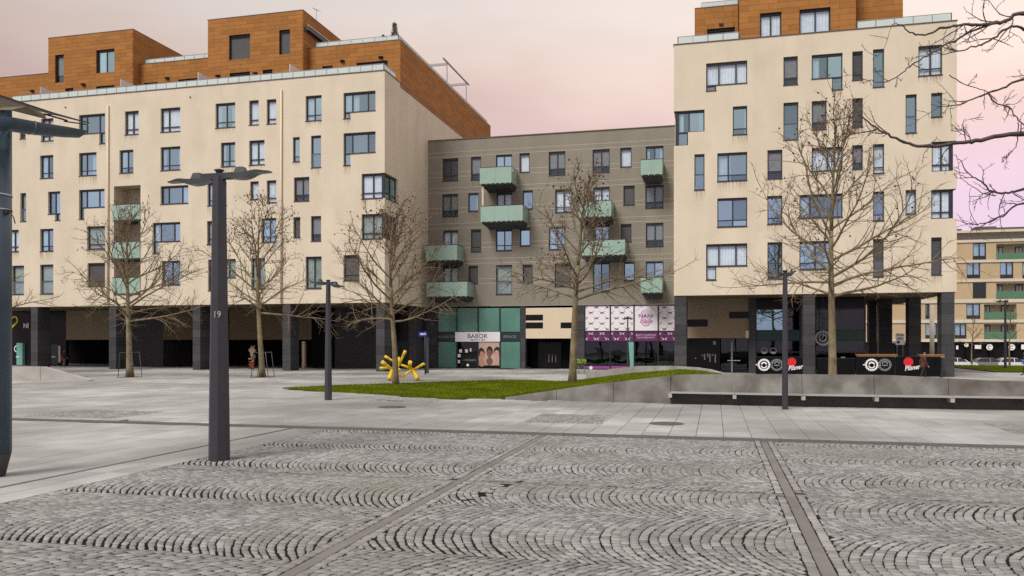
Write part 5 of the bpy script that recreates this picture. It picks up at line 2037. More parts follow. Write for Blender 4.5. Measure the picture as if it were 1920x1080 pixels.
for k, r in enumerate(log_):
    a0, z0, a1, z1 = r
    l = MB()
    l.quad((a0, YD + 1.8, z0), (a1, YD + 1.8, z0), (a1, YD + 1.8, z1), (a0, YD + 1.8, z1))
    l.quad((a0, YD + .4, z0), (a0, YD + .4, z1), (a0, YD + 1.8, z1), (a0, YD + 1.8, z0))
    l.quad((a1, YD + .4, z1), (a1, YD + .4, z0), (a1, YD + 1.8, z0), (a1, YD + 1.8, z1))
    l.quad((a0, YD + .4, z1), (a1, YD + .4, z1), (a1, YD + 1.8, z1), (a0, YD + 1.8, z1))
    l.quad((a0, YD + .4, z0), (a1, YD + .4, z0), (a1, YD + 1.8, z0), (a0, YD + 1.8, z0))
    lo_ = l.build('loggia', 'far_cream', FB)
    MB().box(a0 + .02, a1 - .02, YD - .1, YD - .05, z0 + .05, z0 + 1.05).build('glass_panel', 'far_green', lo_)
    MB().box(a0, a1, YD - .12, YD + .4, z0 - .12, z0 + .03).build('slab', 'coping', lo_)
    for q0, q1 in ((.05, .3), (.65, .85)):
        p0, p1 = a0 + (a1 - a0) * q0, a0 + (a1 - a0) * q1
        MB().box(p0, p1, YD + 1.72, YD + 1.79, z0, z0 + 2.1).build('door', 'frame', lo_)
        MB().box(p0 + .12, (p0 + p1) / 2 - .06, YD + 1.68, YD + 1.715, z0 + .2, z0 + 1.98).build('pane', 'curtain', lo_)
        MB().box((p0 + p1) / 2 + .06, p1 - .12, YD + 1.68, YD + 1.715, z0 + .2, z0 + 1.98).build('pane', 'curtain', lo_)
r = pxrect(1824, 530, 1848, 559, YD)
MB().box(r[0], r[2], YD - .05, YD - .006, r[1], r[3]).build('shutter', 'frame', FB)
# its dark ground floor with round shop logos
MB().box(FXa, FXb, YD + .6, YD + .9, -1.28, zgf).build('shop_window', 'black_gloss', FB)
for x in range(1640, 2080, 44):
    X = P(x, 640, YD)[0]
    MB().box(X - .3, X + .3, YD + .1, YD + .58, -1.28, zgf).build('pillar', 'far_cream' if x % 88 == 0 else 'black_wall', FB)
for x, y, r_ in ((1812, 647, 3.6), (1855.5, 651, 5.4), (1897, 651, 5.6)):
    X, z = P(x, y, YD + .05)
    MB().disc((X, YD + .05, z), r_ * .082, 20, 'y').build('shop_logo', 'white', FB)
    MB().disc((X, YD + .03, z), r_ * .05, 12, 'y', r_ * .028, R(30), R(300)).build('shop_logo_mark', 'text_grey', FB)
for x0, x1, y0, y1 in ((1793, 1797, 648, 655), (1828, 1840, 647, 654), (1915, 1930, 646, 655)):
    r = pxrect(x0, y0, x1, y1, YD)
    MB().box(r[0], r[2], YD + .04, YD + .06, r[1], r[3]).build('shop_sign', 'white', FB)
X = P(1747.5, 0, 84)[0]
t = thing('round_post', 'pale round post seen through the arcade beyond the cafe', 'post', (X, 84, -.12))
MB().tube([(X, 84, -.12), (X, 84, P(1747, 572, 84)[1])], .2, 12).build('shaft', 'far_cream', t)
MB().tube([(X, 84, -.12), (X, 84, .1)], .3, 12).build('base', 'far_cream', t)

# ================================================================== STREET LAMPS
def lamp_head(t, c, sgn, L, W, drop):
    """leaf shaped luminaire: wavy thin shell reaching out from the post, with a ballast box on top"""
    n = 12
    x0 = .12
    shell = MB()
    top, bot = [], []
    for i in range(n + 1):
        q = i / n
        x = c[0] + sgn * (x0 + L * q)
        z = c[2] - drop * q + .03 * math.exp(-((q - .72) / .16) ** 2)
        w = W * (.35 + .65 * math.sin(min(1, q * 1.35 + .12) * math.pi * .62)) * (1 - max(0, q - .8) * 2.2)
        th = (.05 + .055 * math.exp(-((q - .38) / .28) ** 2)) * (1 - .6 * max(0, q - .6) / .4)
        top.append((x, w / 2, z + .02)); bot.append((x, w / 2 * .93, z + .02 - th))
    for i in range(n):
        (xa, wa, za), (xb, wb, zb) = top[i], top[i + 1]
        (xc, wc, zc), (xd, wd, zd) = bot[i], bot[i + 1]
        y = c[1]
        shell.quad((xa, y - wa, za), (xb, y - wb, zb), (xb, y + wb, zb), (xa, y + wa, za))
        shell.quad((xa, y - wa, za), (xc, y - wc, zc), (xd, y - wd, zd), (xb, y - wb, zb))
        shell.quad((xa, y + wa, za), (xb, y + wb, zb), (xd, y + wd, zd), (xc, y + wc, zc))
    shell.quad((top[-1][0], c[1] - top[-1][1], top[-1][2]), (bot[-1][0], c[1] - bot[-1][1], bot[-1][2]), (bot[-1][0], c[1] + bot[-1][1], bot[-1][2]), (top[-1][0], c[1] + top[-1][1], top[-1][2]))
    h = shell.build('lamp_head', 'lamp_head', t)
    un = MB()
    for i in range(n):
        (xc, wc, zc), (xd, wd, zd) = bot[i], bot[i + 1]
        un.quad((xc, c[1] - wc, zc), (xc, c[1] + wc, zc), (xd, c[1] + wd, zd), (xd, c[1] - wd, zd))
    un.build('lens', 'lamp_lens', h)
    bx0, bx1 = c[0] + sgn * (x0 + L * .22), c[0] + sgn * (x0 + L * .48)
    zt = c[2] - drop * .33 + .035
    lo, hi = min(bx0, bx1), max(bx0, bx1)
    MB().hexa([(lo, c[1] - W * .3, zt - .02), (hi, c[1] - W * .3, zt - .02), (hi, c[1] + W * .3, zt - .02), (lo, c[1] + W * .3, zt - .02),
               (lo + .05, c[1] - W * .24, zt + .10), (hi - .05, c[1] - W * .24, zt + .10), (hi - .05, c[1] + W * .24, zt + .10), (lo + .05, c[1] + W * .24, zt + .10)]).build('ballast_box', 'lamp_head', h)
    return h


def street_lamp(label, px, base_y, H, wb, wt, heads, group='dark street lamps on the square', dist=None, z0=0.0):
    X, Y = G(px, base_y) if dist is None else (P(px, 0, dist)[0], dist)
    t = thing('street_lamp', label, 'street lamp', (X, Y, z0), group)
    ps = MB()
    # chamfered square post, tapering
    def ring(w, z):
        c = w * .27
        h = w / 2
        return [(X + a, Y + b, z) for a, b in ((-h + c, -h), (h - c, -h), (h, -h + c), (h, h - c), (h - c, h), (-h + c, h), (-h, h - c), (-h, -h + c))]
    rs = [ring(wb, z0 - .02), ring(wb * .97, z0 + H * .12), ring(wt, z0 + H)]
    for A, B in zip(rs, rs[1:]):
        for i in range(8):
            j = (i + 1) % 8
            ps.quad(A[i], A[j], B[j], B[i])
    ps.poly(rs[-1])
    ps.build('post', 'lamp_metal', t)
    for sgn, L, W, drop, dz in heads:
        lamp_head(t, (X, Y, z0 + H + dz), sgn, L, W, drop)
    if len(heads):
        MB().box(X - .3 * (wt / .2), X + .3 * (wt / .2), Y - wt * .3, Y + wt * .3, z0 + H - .06, z0 + H + .05).build('arm', 'lamp_metal', t)
        MB().lathe((X, Y, z0 + H + .05), [(.06, 0), (.06, .03), (.10, .06), (.05, .08), (0, .08)], 10).build('cap', 'frame', t)
    return t, X, Y


t, X, Y = street_lamp('big dark double-headed street lamp numbered 19 on the cobbles, nearest', 411, 863, 5.18, .345, .215,
                      [(-1, .92, .24, .03, -.05), (1, .92, .24, -.02, .0)])
text('19', .17, (X + .06, Y - .158, P(417, 590, Y - .158)[1]), 'bench_seat', t, name='number', ext=.002)
t, X, Y = street_lamp('slim dark double-headed street lamp beside the lawn tip', 615.5, 750, 4.36, .25, .15,
                      [(-1, .58, .36, .0, .02), (1, .52, .36, .12, -.04)])
t, X, Y = street_lamp('dark street lamp with small head standing before the bench wall', 1472, 767.5, 4.34, .19, .14, [(1, .22, .30, -.05, .02), (-1, .16, .34, .10, .0)])
t, X, Y = street_lamp('small T-headed street lamp before the white lash-print shop windows', 1177, 0, 3.85, .13, .09, [(-1, .30, .3, .07, .0), (1, .30, .3, .07, .0)], dist=57.5)
t, X, Y = street_lamp('far dark street lamp on the grass strip before the parked cars', 1885, 0, 5.55, .2, .14, [(-1, .75, .3, -.02, .0), (1, .1, .2, .0, .0)], dist=75.5)

# ================================================================== KIOSK EDGE ON THE LEFT
KX, KY = G(-22, 893)
kx1 = None
tk = -KX * SA + KY * CA
t = thing('kiosk', 'dark blue steel kiosk corner post with olive roof and gutter, at left edge', 'kiosk', (KX, KY, 0))


def at(px, py, tt):
    u = (px - 960) / F
    X, Y = tt * (-SA + u * CA), tt * (CA + u * SA)
    return Vector((X, Y, CH + tt * (HY - py) / F))


TK = tk
c0 = at(-44, 850, TK); c1 = at(17.5, 850, TK)
w = (c1 - c0).length / 2
cx, cy = (c0.x + c1.x) / 2, (c0.y + c1.y) / 2
zfoot = at(0, 848, TK).z
ztopk = at(0, 205, TK).z
mb = MB()
for a in range(16):
    pass
mb.tube([(cx, cy, zfoot), (cx, cy, ztopk)], w, 24)
post = mb.build('post', 'kiosk_blue', t)
MB().lathe((cx, cy, 0), [(w * .66, -.02), (w * .68, .02), (w * .99, zfoot - .01), (w * .9, zfoot - .002)], 20).build('foot', 'kiosk_dark', t)
for y in (366, 394):
    z = at(0, y, TK).z
    MB().lathe((cx, cy, z), [(w + .004, -.016), (w + .012, -.012), (w + .012, .012), (w + .004, .016)], 24).build('clamp_band', 'steel', post)
z = at(0, 398, TK).z
MB().box(cx + w * .78, cx + w + .06, cy - .05, cy + .05, z - .03, z + .03).build('clamp_bolt', 'kiosk_dark', post)
cb = MB().tube([(cx + w + .04, cy - .02, z), (cx + w + .1, cy - .02, z - .02), (cx + w + .16, cy - .02, z - .10), (cx + w + .19, cy - .02, z - .2)], .008, 6)
cb.build('cable', 'kiosk_dark', post)
z = at(25, 250, TK).z
MB().tube([(cx + w - .01, cy - .05, z), (cx + w + .07, cy - .05, z - .03), (cx + w + .11, cy - .05, z - .1)], .012, 6).build('hook', 'kiosk_dark', post)
# gutter: a big half pipe tapering to a mitred spout
gp = [at(-80, 222, TK - .6), at(10, 222, TK - .5), at(60, 231, TK), at(120, 240, TK + .7), at(158, 246.5, TK + 1.2)]
gr = [.165, .165, .16, .135, .105]
gm = MB()
N_ = 18
k0 = None
rings = []
for p, r in zip(gp, gr):
    d = (gp[-1] - gp[0]).normalized()
    side = d.cross(Vector((0, 0, 1))).normalized()
    up = side.cross(d).normalized()
    ring = []
    for j in range(N_ + 1):
        th = math.pi + math.pi * j / N_
        mit = .0
        q = p + side * math.cos(th) * r + up * math.sin(th) * r * 1.15
        if p is gp[-1]:
            q -= d * (.12 * (-math.sin(th)))
        ring.append(q)
    rings.append(ring)
for A, B in zip(rings, rings[1:]):
    for j in range(N_):
        gm.quad(tuple(A[j]), tuple(B[j]), tuple(B[j + 1]), tuple(A[j + 1]))
        gm.sm[-1] = True
for A, B in zip(rings, rings[1:]):      # inner skin
    for j in range(N_):
        f = lambda q, R_: q + (sum(R_, Vector()) / len(R_) - q) * .06
        gm.quad(tuple(f(A[j + 1], A)), tuple(f(B[j + 1], B)), tuple(f(B[j], B)), tuple(f(A[j], A)))
gut_o = gm.build('gutter', 'kiosk_blue', t)
pb = at(54, 229, TK - .05)
hm = MB()
for j in range(12):
    a0, a1 = math.pi + math.pi * j / 12, math.pi + math.pi * (j + 1) / 12
    pts = []
    for a in (a0, a1):
        base = pb + side * math.cos(a) * .172 + up * math.sin(a) * .172 * 1.15
        pts.append((base - d * .018, base + d * .018))
    hm.quad(tuple(pts[0][0]), tuple(pts[0][1]), tuple(pts[1][1]), tuple(pts[1][0]))
hm.build('gutter_bracket', 'steel', gut_o)
# roof sheet above the gutter
r0, r1 = at(-90, 150, TK - .7), at(160, 234.5, TK + 1.3)
r2, r3 = at(160, 236, TK + 1.3), at(-90, 205, TK - .7)
rf = MB()
e = Vector((0, .03, 0))
A = [at(-90, 155, TK - .6), at(50, 199, TK + .1), at(82, 213, TK + .4), at(84, 222, TK + .4), at(20, 206, TK - .1), at(-90, 206, TK - .6)]
nrm = Vector((-.3, .9, 0)).normalized() * .05
n = len(A)
rf.poly([tuple(p) for p in A])
rf.poly([tuple(p + nrm) for p in reversed(A)])
for i in range(n):
    j = (i + 1) % n
    rf.quad(tuple(A[j]), tuple(A[i]), tuple(A[i] + nrm), tuple(A[j] + nrm))
rf.build('fascia_sheet', 'roof_olive', t)
B = [at(-90, 150, TK - .6), at(102, 213.5, TK + .6), at(168, 232, TK + 1.3)]
back = Vector((-1.7, -.5, .42))
rs = MB()
for p, q in zip(B, B[1:]):
    u3 = Vector((0, 0, .02))
    rs.hexa([tuple(p), tuple(q), tuple(q + back), tuple(p + back), tuple(p + u3), tuple(q + u3), tuple(q + back + u3), tuple(p + back + u3)])
rs.build('roof', 'kiosk_dark', t)
tr = MB()
tr.tube([tuple(at(84, 214, TK + .42)), tuple(at(126, 226, TK + .85))], .016, 6)
tr.tube([tuple(at(120, 227.5, TK + .8)), tuple(at(165, 233.5, TK + 1.25))], .012, 6)
tr.tube([tuple(at(82, 214, TK + .4)), tuple(at(107, 214.8, TK + .6))], .010, 6)
tr.build('roof_edge', 'kiosk_dark', t)
MB().tube([tuple(at(160, 232, TK + 1.22)), tuple(at(168, 235, TK + 1.3))], .014, 6).build('edge_clip', 'white', t)

# ================================================================== TREES
def branch_path(p, d, L, n, wob, lift, rs):
    pts = [p]
    d = d.normalized()
    for i in range(n):
        d = (d + Vector((rs.gauss(0, wob), rs.gauss(0, wob), rs.gauss(0, wob * .7) + lift))).normalized()
        p = p + d * (L / n)
        pts.append(p)
    return pts


def plane_tree(name, label, base, H, Rc, tr, seed, first=.33, lean=(0, 0), fruit=160, group='bare plane trees on the square', dens=1.0, z0=0.0, npr=22):
    rs = random.Random(seed)
    X, Y = base
    t = thing(name, label, 'tree', (X, Y, z0), group)
    trunk = MB()
    n = 16
    lead = []
    p = Vector((X, Y, z0 - .05))
    wx, wy = rs.uniform(0, 6), rs.uniform(0, 6)
    for i in range(n + 1):
        q = i / n
        lead.append(Vector((X + lean[0] * q * H + .10 * math.sin(q * 5 + wx) * q * 1.6, Y + lean[1] * q * H + .10 * math.sin(q * 4.3 + wy) * q * 1.6, z0 - .05 + H * q)))
    rad = [tr * (1.28 if i == 0 else 1.0) * (1 - (i / n)) ** 1.05 + .012 for i in range(n + 1)]
    kt = int(n * .62)
    trunk.tube(lead[:kt + 1], rad[:kt + 1], 12)
    trunk.build('trunk', 'bark', t)
    cr = MB()
    cr.tube(lead[kt:], rad[kt:], 7)
    tips = []
    tw = MB()

    def at_lead(q):
        f = q * n
        i = min(n - 1, int(f))
        return lead[i].lerp(lead[i + 1], f - i), rad[i] + (rad[i + 1] - rad[i]) * (f - i)
    NP = int(npr * dens)
    for k in range(NP):
        hq = first + (.86 - first) * (k / (NP - 1)) ** 1.3
        p, r = at_lead(hq)
        az = k * 2.399 + rs.uniform(-.5, .5)
        s = (hq - first) / (.86 - first)
        L = Rc * ((1.1 - .64 * s) if s < .35 else (.875 - .62 * (s - .35))) * rs.uniform(.72, 1.12)
        L = max(L, .8)
        inc = R(86 - 66 * s ** .62 + rs.uniform(-9, 9))
        d = Vector((math.cos(az) * math.sin(inc), math.sin(az) * math.sin(inc), math.cos(inc)))
        lift = (.10 if s > .25 else .055)
        ns = 7
        br = branch_path(p, d, L, ns, .10, lift * rs.uniform(.2, 1.2) - (.05 if s < .12 else 0), rs)
        r0 = min(r * .5, .012 + L * .0088)
        rr = [r0 * (1 - i / ns) ** .8 + .010 for i in range(ns + 1)]
        cr.tube(br, rr, 6, cap=False)
        tips.append((br[-1], s))
        nsec = int((5 + L * 2.1) * dens)
        for m in range(nsec):
            q = .16 + .84 * (m + rs.random()) / nsec
            f = q * ns
            i = min(ns - 1, int(f))
            p2 = br[i].lerp(br[i + 1], f - i)
            dd = (br[i + 1] - br[i]).normalized()
            perp = dd.cross(Vector((rs.gauss(0, 1), rs.gauss(0, 1), rs.gauss(0, 1)))).normalized()
            ang = R(rs.uniform(28, 62))
            d2 = dd * math.cos(ang) + perp * math.sin(ang)
            L2 = L * rs.uniform(.22, .48) * (1.05 - .55 * q) + .25
            b2 = branch_path(p2, d2, L2, 4, .16, .05 if s > .15 else .01, rs)
            r2 = min(rr[i] * .6, .006 + L2 * .007)
            tw.tube(b2, [r2 * (1 - j / 4) ** .8 + .0070 for j in range(5)], 4, cap=False)
            tips.append((b2[-1], s))
            nt = int((2 + L2 * 2.8) * dens)
            for v in range(nt):
                q2 = .15 + .85 * rs.random()
                f2 = q2 * 4
                i2 = min(3, int(f2))
                p3 = b2[i2].lerp(b2[i2 + 1], f2 - i2)
                dd2 = (b2[i2 + 1] - b2[i2]).normalized()
                perp = dd2.cross(Vector((rs.gauss(0, 1), rs.gauss(0, 1), rs.gauss(0, 1)))).normalized()
                ang = R(rs.uniform(25, 65))
                b3 = branch_path(p3, dd2 * math.cos(ang) + perp * math.sin(ang), rs.uniform(.22, .62), 3, .2, .05, rs)
                tw.tube(b3, [.0085, .0078, .0068, .005], 3, cap=False)
                tips.append((b3[-1], s))
    cr.build('limbs', 'bark_dark' if tr < .14 else 'bark', t)
    o = tw.build('twigs', 'twig', t)
    o['kind'] = 'stuff'
    if fruit:
        fm = MB()
        pool = [q for q in tips if q[1] > .12]
        wts = [.15 + q[1] ** 1.2 for q in pool]
        for q in rs.choices(pool, wts, k=fruit):
            p = q[0]
            r = rs.uniform(.030, .055)
            dz = rs.uniform(.02, .14)
            n0 = len(fm.v)
            c = Vector((p.x, p.y, p.z - dz))
            for a in ((1, 0, 0), (-1, 0, 0), (0, 1, 0), (0, -1, 0), (0, 0, 1), (0, 0, -1)):
                fm.v.append((c.x + a[0] * r, c.y + a[1] * r, c.z + a[2] * r))
            for f in ((0, 2, 4), (2, 1, 4), (1, 3, 4), (3, 0, 4), (2, 0, 5), (1, 2, 5), (3, 1, 5), (0, 3, 5)):
                fm.f.append(tuple(n0 + i for i in f)); fm.sm.append(True); fm.t.append(None)
        o = fm.build('seed_balls', 'fruit', t)
        o['kind'] = 'stuff'
    return t


T1, T2, T3 = G(243, 707), G(492, 707), G(742, 722)
plane_tree('plane_tree', 'bare plane tree with steel guard before the loggia balconies, left', T1, 10.3, 5.0, .19, 21, lean=(-.022, 0), fruit=300, first=.34)
plane_tree('plane_tree', 'bare plane tree with steel guard, between the big lamp and the slim lamp', T2, 11.2, 4.2, .18, 34, lean=(-.045, 0), fruit=480, first=.36)
plane_tree('plane_tree', 'bare plane tree rising from the lawn in front of the yellow sculpture', T3, 9.0, 4.1, .155, 47, lean=(-.03, 0), fruit=300, first=.36)
YT4 = 35.5
z4 = hmound(P(1073, 720, YT4)[0], YT4)
X4 = P(1073, 720, YT4)[0]
plane_tree('plane_tree', 'bare plane tree on the grass mound before the grey building', (X4, YT4), 9.3, 3.9, .165, 58, lean=(.05, 0), fruit=200, z0=z4, first=.40)
X5 = P(1561, 690, 40)[0]
plane_tree('plane_tree', 'tallest bare plane tree, behind the bench wall before the right building', (X5, 40), 13.0, 5.6, .19, 63, lean=(.0, 0), fruit=260, first=.33, npr=25)
X6, Y6 = P(-45, 700, 45)[0], 45
plane_tree('plane_tree', 'bare plane tree mostly hidden by the kiosk at the left edge', (X6, Y6), 10, 4.4, .18, 77, fruit=200, first=.34)
# thin young trees far right
for x, Y, H, lb in ((1893, 88, 6.0, 'thin young brown-twigged tree right of the far lamp'), (1822, 92, 5.5, 'thin young tree on the far grass left of the far lamp')):
    plane_tree('young_tree', lb, (P(x, 690, Y)[0], Y), H, 1.7, .07, int(x), fruit=0, group='young trees on the far grass', dens=.5, first=.35)

# soil pits and steel guards at two trees
for (X, Y), lb, side_ in ((T1, 'thin steel guard frame round the trunk of the far left tree', 1), (T2, 'thin steel guard frame round the trunk before the left arcade', 1)):
    struct(MB().disc((X, Y, .006), .75, 24, 'z').build('tree_pit', 'soil', None))
    t = thing('tree_guard', lb, 'tree guard', (X, Y, 0), 'steel tree guards')
    for k, yy in enumerate((Y - .35, Y + .35)):
        g_ = MB()
        g_.tube([(X - .55, yy, 0), (X - .40, yy, 1.52), (X + .42, yy, 1.55), (X + .62, yy, 0)], .022, 6)
        g_.build('hoop', 'guard_steel', t)
    MB().bar((X - .40, Y - .35, 1.5), (X - .40, Y + .35, 1.5), .03, .03).build('cross_bar', 'guard_steel', t)
    MB().bar((X + .42, Y - .35, 1.53), (X + .42, Y + .35, 1.53), .03, .03).build('cross_bar', 'guard_steel', t)
# faded bundle tied to the second guard
X, Y = T2[0] - .5, T2[1] - .42
t = thing('ribbon_bundle', 'faded orange and beige bundle of ribbons tied to a tree guard', 'decoration', (X, Y, .45))
for mname, zlo, zhi, n in (('ribbon_orange', .5, 1.15, 60), ('ribbon_pale', 1.05, 1.9, 60)):
    fm = MB()
    for _ in range(n):
        c = Vector((X + random.gauss(.05, .09), Y + random.gauss(0, .06), random.uniform(zlo, zhi)))
        d = Vector((random.gauss(0, .07), random.gauss(0, .05), random.uniform(-.16, .16)))
        s_ = Vector((.035, .02, .01))
        fm.quad(tuple(c - s_), tuple(c + s_), tuple(c + d + s_), tuple(c + d - s_))
    fm.build('ribbons', mname, t)
MB().tube([(X + .02, Y, 0), (X + .02, Y, 1.9)], .016, 6).build('stick', 'wood', t)

# ---- big tree whose crown reaches in from the right
TT = 15.0
def n_at(px, py, dt=0.0):
    return at(px, py, TT + dt)


base = n_at(2290, 700)
nt_ = thing('plane_tree', 'near bare tree whose knotty branches reach in at the upper right', 'tree', (base.x, base.y, 0), 'bare plane trees on the square')
tk_ = MB()
tp = [Vector((base.x, base.y, -.05)), Vector((base.x + .03, base.y, 2)), Vector((base.x - .05, base.y + .05, 4.2)), Vector((base.x, base.y, 6.5)), Vector((base.x + .1, base.y, 9.5))]
tk_.tube(tp, [.30, .24, .21, .16, .05], 14)
tk_.build('trunk', 'bark', nt_)
lb_ = MB(); tb_ = MB()
def near_branch(pts, r0, r1, dts):
    pp = [n_at(x, y, dt) for (x, y), dt in zip(pts, dts)]
    n = len(pp)
    # smooth through the given knots
    fine = []
    for i in range(n - 1):
        p0, p1, p2, p3 = pp[max(i - 1, 0)], pp[i], pp[i + 1], pp[min(i + 2, n - 1)]
        for k in range(5):
            q = k / 5
            v = .5 * ((2 * p1) + (p2 - p0) * q + (2 * p0 - 5 * p1 + 4 * p2 - p3) * q * q + (3 * p1 - p0 - 3 * p2 + p3) * q ** 3)
            fine.append(v + Vector((random.gauss(0, .008), random.gauss(0, .01), random.gauss(0, .008))))
    fine.append(pp[-1])
    m = len(fine)
    rad = [(r0 + (r1 - r0) * i / (m - 1)) * (1 + (.22 if i % 7 == 3 else 0)) for i in range(m)]
    lb_.tube(fine, rad, 7)
    return fine, rad


rsn = random.Random(5)
def twiggy(fine, rad, n, Lm, depth=1):
    for k in range(n):
        i = rsn.randrange(int(len(fine) * .12), len(fine) - 1)
        dd = (fine[i + 1] - fine[i]).normalized()
        perp = dd.cross(Vector((rsn.gauss(0, .4), rsn.gauss(0, 1), rsn.gauss(0, .4)))).normalized()
        ang = R(rsn.uniform(25, 70))
        L = Lm * rsn.uniform(.35, 1.1)
        b = branch_path(fine[i], dd * math.cos(ang) + perp * math.sin(ang), L, 6, .22, .04, rsn)
        r = min(rad[i] * .7, .011)
        rr = [max(.0038, r * (1 - .75 * j / 6)) * (1.3 if j in (2, 4) else 1) for j in range(7)]
        tb_.tube(b, rr, 5)
        # buds
        for j in (2, 4, 5):
            e_ = b[j] + Vector((rsn.gauss(0, .03), rsn.gauss(0, .03), rsn.gauss(0, .03)))
            tb_.tube([b[j], e_], [.005, .002], 4, cap=False)
        if depth:
            twiggy(b, rr, 2, Lm * .5, depth - 1)


KN = [([(2250, 330), (2060, 262), (1915, 250), (1840, 262), (1800, 268), (1730, 275), (1700, 268), (1665, 252), (1640, 238), (1612, 215), (1600, 190)], .050, .006, [0, -.2, -.4, -.5, -.5, -.6, -.6, -.7, -.7, -.7, -.7]),
      ([(2230, 120), (2050, 40), (1920, 26), (1890, 38), (1850, 45), (1815, 46), (1770, 52), (1735, 64), (1705, 60), (1690, 46), (1672, 46)], .042, .005, [0, -.2, -.4, -.4, -.4, -.5, -.5, -.5, -.5, -.6, -.6]),
      ([(1875, 41), (1830, 55), (1790, 75), (1760, 92), (1725, 112), (1700, 128), (1672, 150), (1640, 153), (1617, 146), (1602, 134)], .020, .004, [-.4] * 10),
      ([(2060, 262), (1970, 90), (1920, 54), (1890, 52), (1862, 72), (1835, 86), (1800, 95), (1768, 101), (1740, 95)], .030, .005, [-.2] * 9),
      ([(2240, 250), (2020, 150), (1920, 150), (1880, 165), (1840, 180), (1800, 195), (1770, 200), (1745, 195)], .030, .004, [0, .3, .4, .4, .4, .4, .4, .4]),
      ([(1850, 175), (1870, 195), (1890, 200), (1910, 225), (1940, 250)], .013, .010, [.4] * 5),
      ([(2240, 420), (2050, 340), (1920, 355), (1890, 362), (1860, 358), (1840, 340), (1815, 325), (1800, 300), (1785, 290)], .030, .004, [0, .2, .3, .3, .3, .3, .3, .3, .3]),
      ([(2240, 440), (2050, 390), (1920, 382), (1880, 405), (1850, 418), (1820, 420), (1790, 412)], .026, .004, [0, .5, .6, .6, .6, .6, .6]),
      ([(1868, 368), (1840, 360), (1815, 345), (1800, 335)], .010, .004, [.3] * 4),
      ([(1910, 230), (1905, 270), (1892, 290), (1880, 297)], .010, .004, [-.3] * 4),
      ([(1812, 268), (1808, 245), (1803, 235), (1811, 222)], .009, .004, [-.5] * 4),
      ([(1780, 142), (1815, 160), (1850, 172), (1870, 190)], .009, .006, [0] * 4)]
for pts, r0, r1, dts in KN:
    f, r = near_branch(pts, r0, r1, dts)
    twiggy(f, r, max(3, len(pts) - 1), .75 if r0 > .02 else .4, 1)
# hidden upper crown outside the frame
for k in range(14):
    az = k * 2.4
    p = Vector((base.x, base.y, 5.2 + k * .3))
    d_ = Vector((abs(math.cos(az)) * .8 + .2, math.sin(az), .55))
    b = branch_path(p, d_, 3.0 - k * .08, 8, .12, .03, rsn)
    lb_.tube(b, [.05 * (1 - j / 8) + .006 for j in range(9)], 6)
    twiggy(b, [.02] * 9, 7, .9, 1)
for y_, z_ in ((0, 4.2), (1, 6.2)):
    pass
lb_.build('limbs', 'branch_near', nt_)
o = tb_.build('twigs', 'branch_near', nt_)
o['kind'] = 'stuff'

# ================================================================== YELLOW SCULPTURE
SX_, SY_ = G(752, 713.5)
t = thing('sculpture', 'yellow abstract sculpture of jointed pipes on the paving behind the lawn', 'sculpture', (SX_, SY_, 0))
ts = -SX_ * SA + SY_ * CA
def sp(px, py, dt=0.0):
    return at(px, py, ts + dt)


PIPES = [((730, 713, -.3), (735, 693, 0), .12, 1), ((735, 693, 0), (716, 678, -.2), .105, 1), ((735, 690, .1), (713, 690, .3), .075, 1), ((735, 693, 0), (754, 707, 0), .085, 0),
         ((754, 707, .0), (774, 692, .1), .085, 0), ((774, 692, .1), (783, 711, -.3), .115, 1), ((774, 694, .1), (795, 682, -.2), .08, 1), ((774, 692, .1), (742, 680, .2), .085, 0),
         ((742, 680, .2), (722, 668, .3), .075, 1), ((749, 682, .1), (760, 658, 0), .085, 1), ((749, 681, .15), (742, 694, -.1), .09, 1), ((742, 692, .1), (750, 693, -.3), .07, 1),
         ((768, 688, .1), (769, 679, -.3), .11, 1), ((749, 682, .1), (748, 671, .3), .07, 1), ((783, 711, .6), (774, 694, .2), .1, 1), ((730, 713, .6), (736, 694, .1), .1, 1)]
for a, b, r, cap in PIPES:
    A, B = sp(*a), sp(*b)
    r *= .80
    for q in (A, B):
        q.z = max(q.z, r * .8)
    pb_ = MB().tube([A, B], r, 14).build('pipe', 'yellow', t)
    if cap:
        end = B if a[1] < 712 else A
        oth = A if end is B else B
        d_ = (end - oth).normalized()
        c_ = MB().tube([end - d_ * .30, end + d_ * .02], r * 1.28, 14).build('flange', 'yellow', pb_)

# ================================================================== SIGNS, FENCES, FURNITURE
Ysn = 51.0
X = P(797, 690, Ysn)[0]
t = thing('street_sign', 'blue street name plate on a dark post beside the beauty shop', 'sign', (X, Ysn, 0))
MB().tube([(X, Ysn, -.02), (X, Ysn, P(797, 621, Ysn)[1])], .035, 8).build('post', 'lamp_metal', t)
MB().box(X - .03, X + .22, Ysn + .03, Ysn + .12, .1, P(797, 632, Ysn)[1]).build('cabinet', 'lamp_metal', t)
a, z = P(786, 622.5, Ysn); b, z2 = P(801, 630.5, Ysn)
pl = MB().box(a, b, Ysn - .06, Ysn - .04, z2, z).build('plate', 'blue_sign', t)
text('ul. abc'.replace('ul. abc', 'VAJNOR'), .15, ((a + b) / 2, Ysn - .065, (z + z2) / 2), 'white', pl, sx=.72, bold=.004)

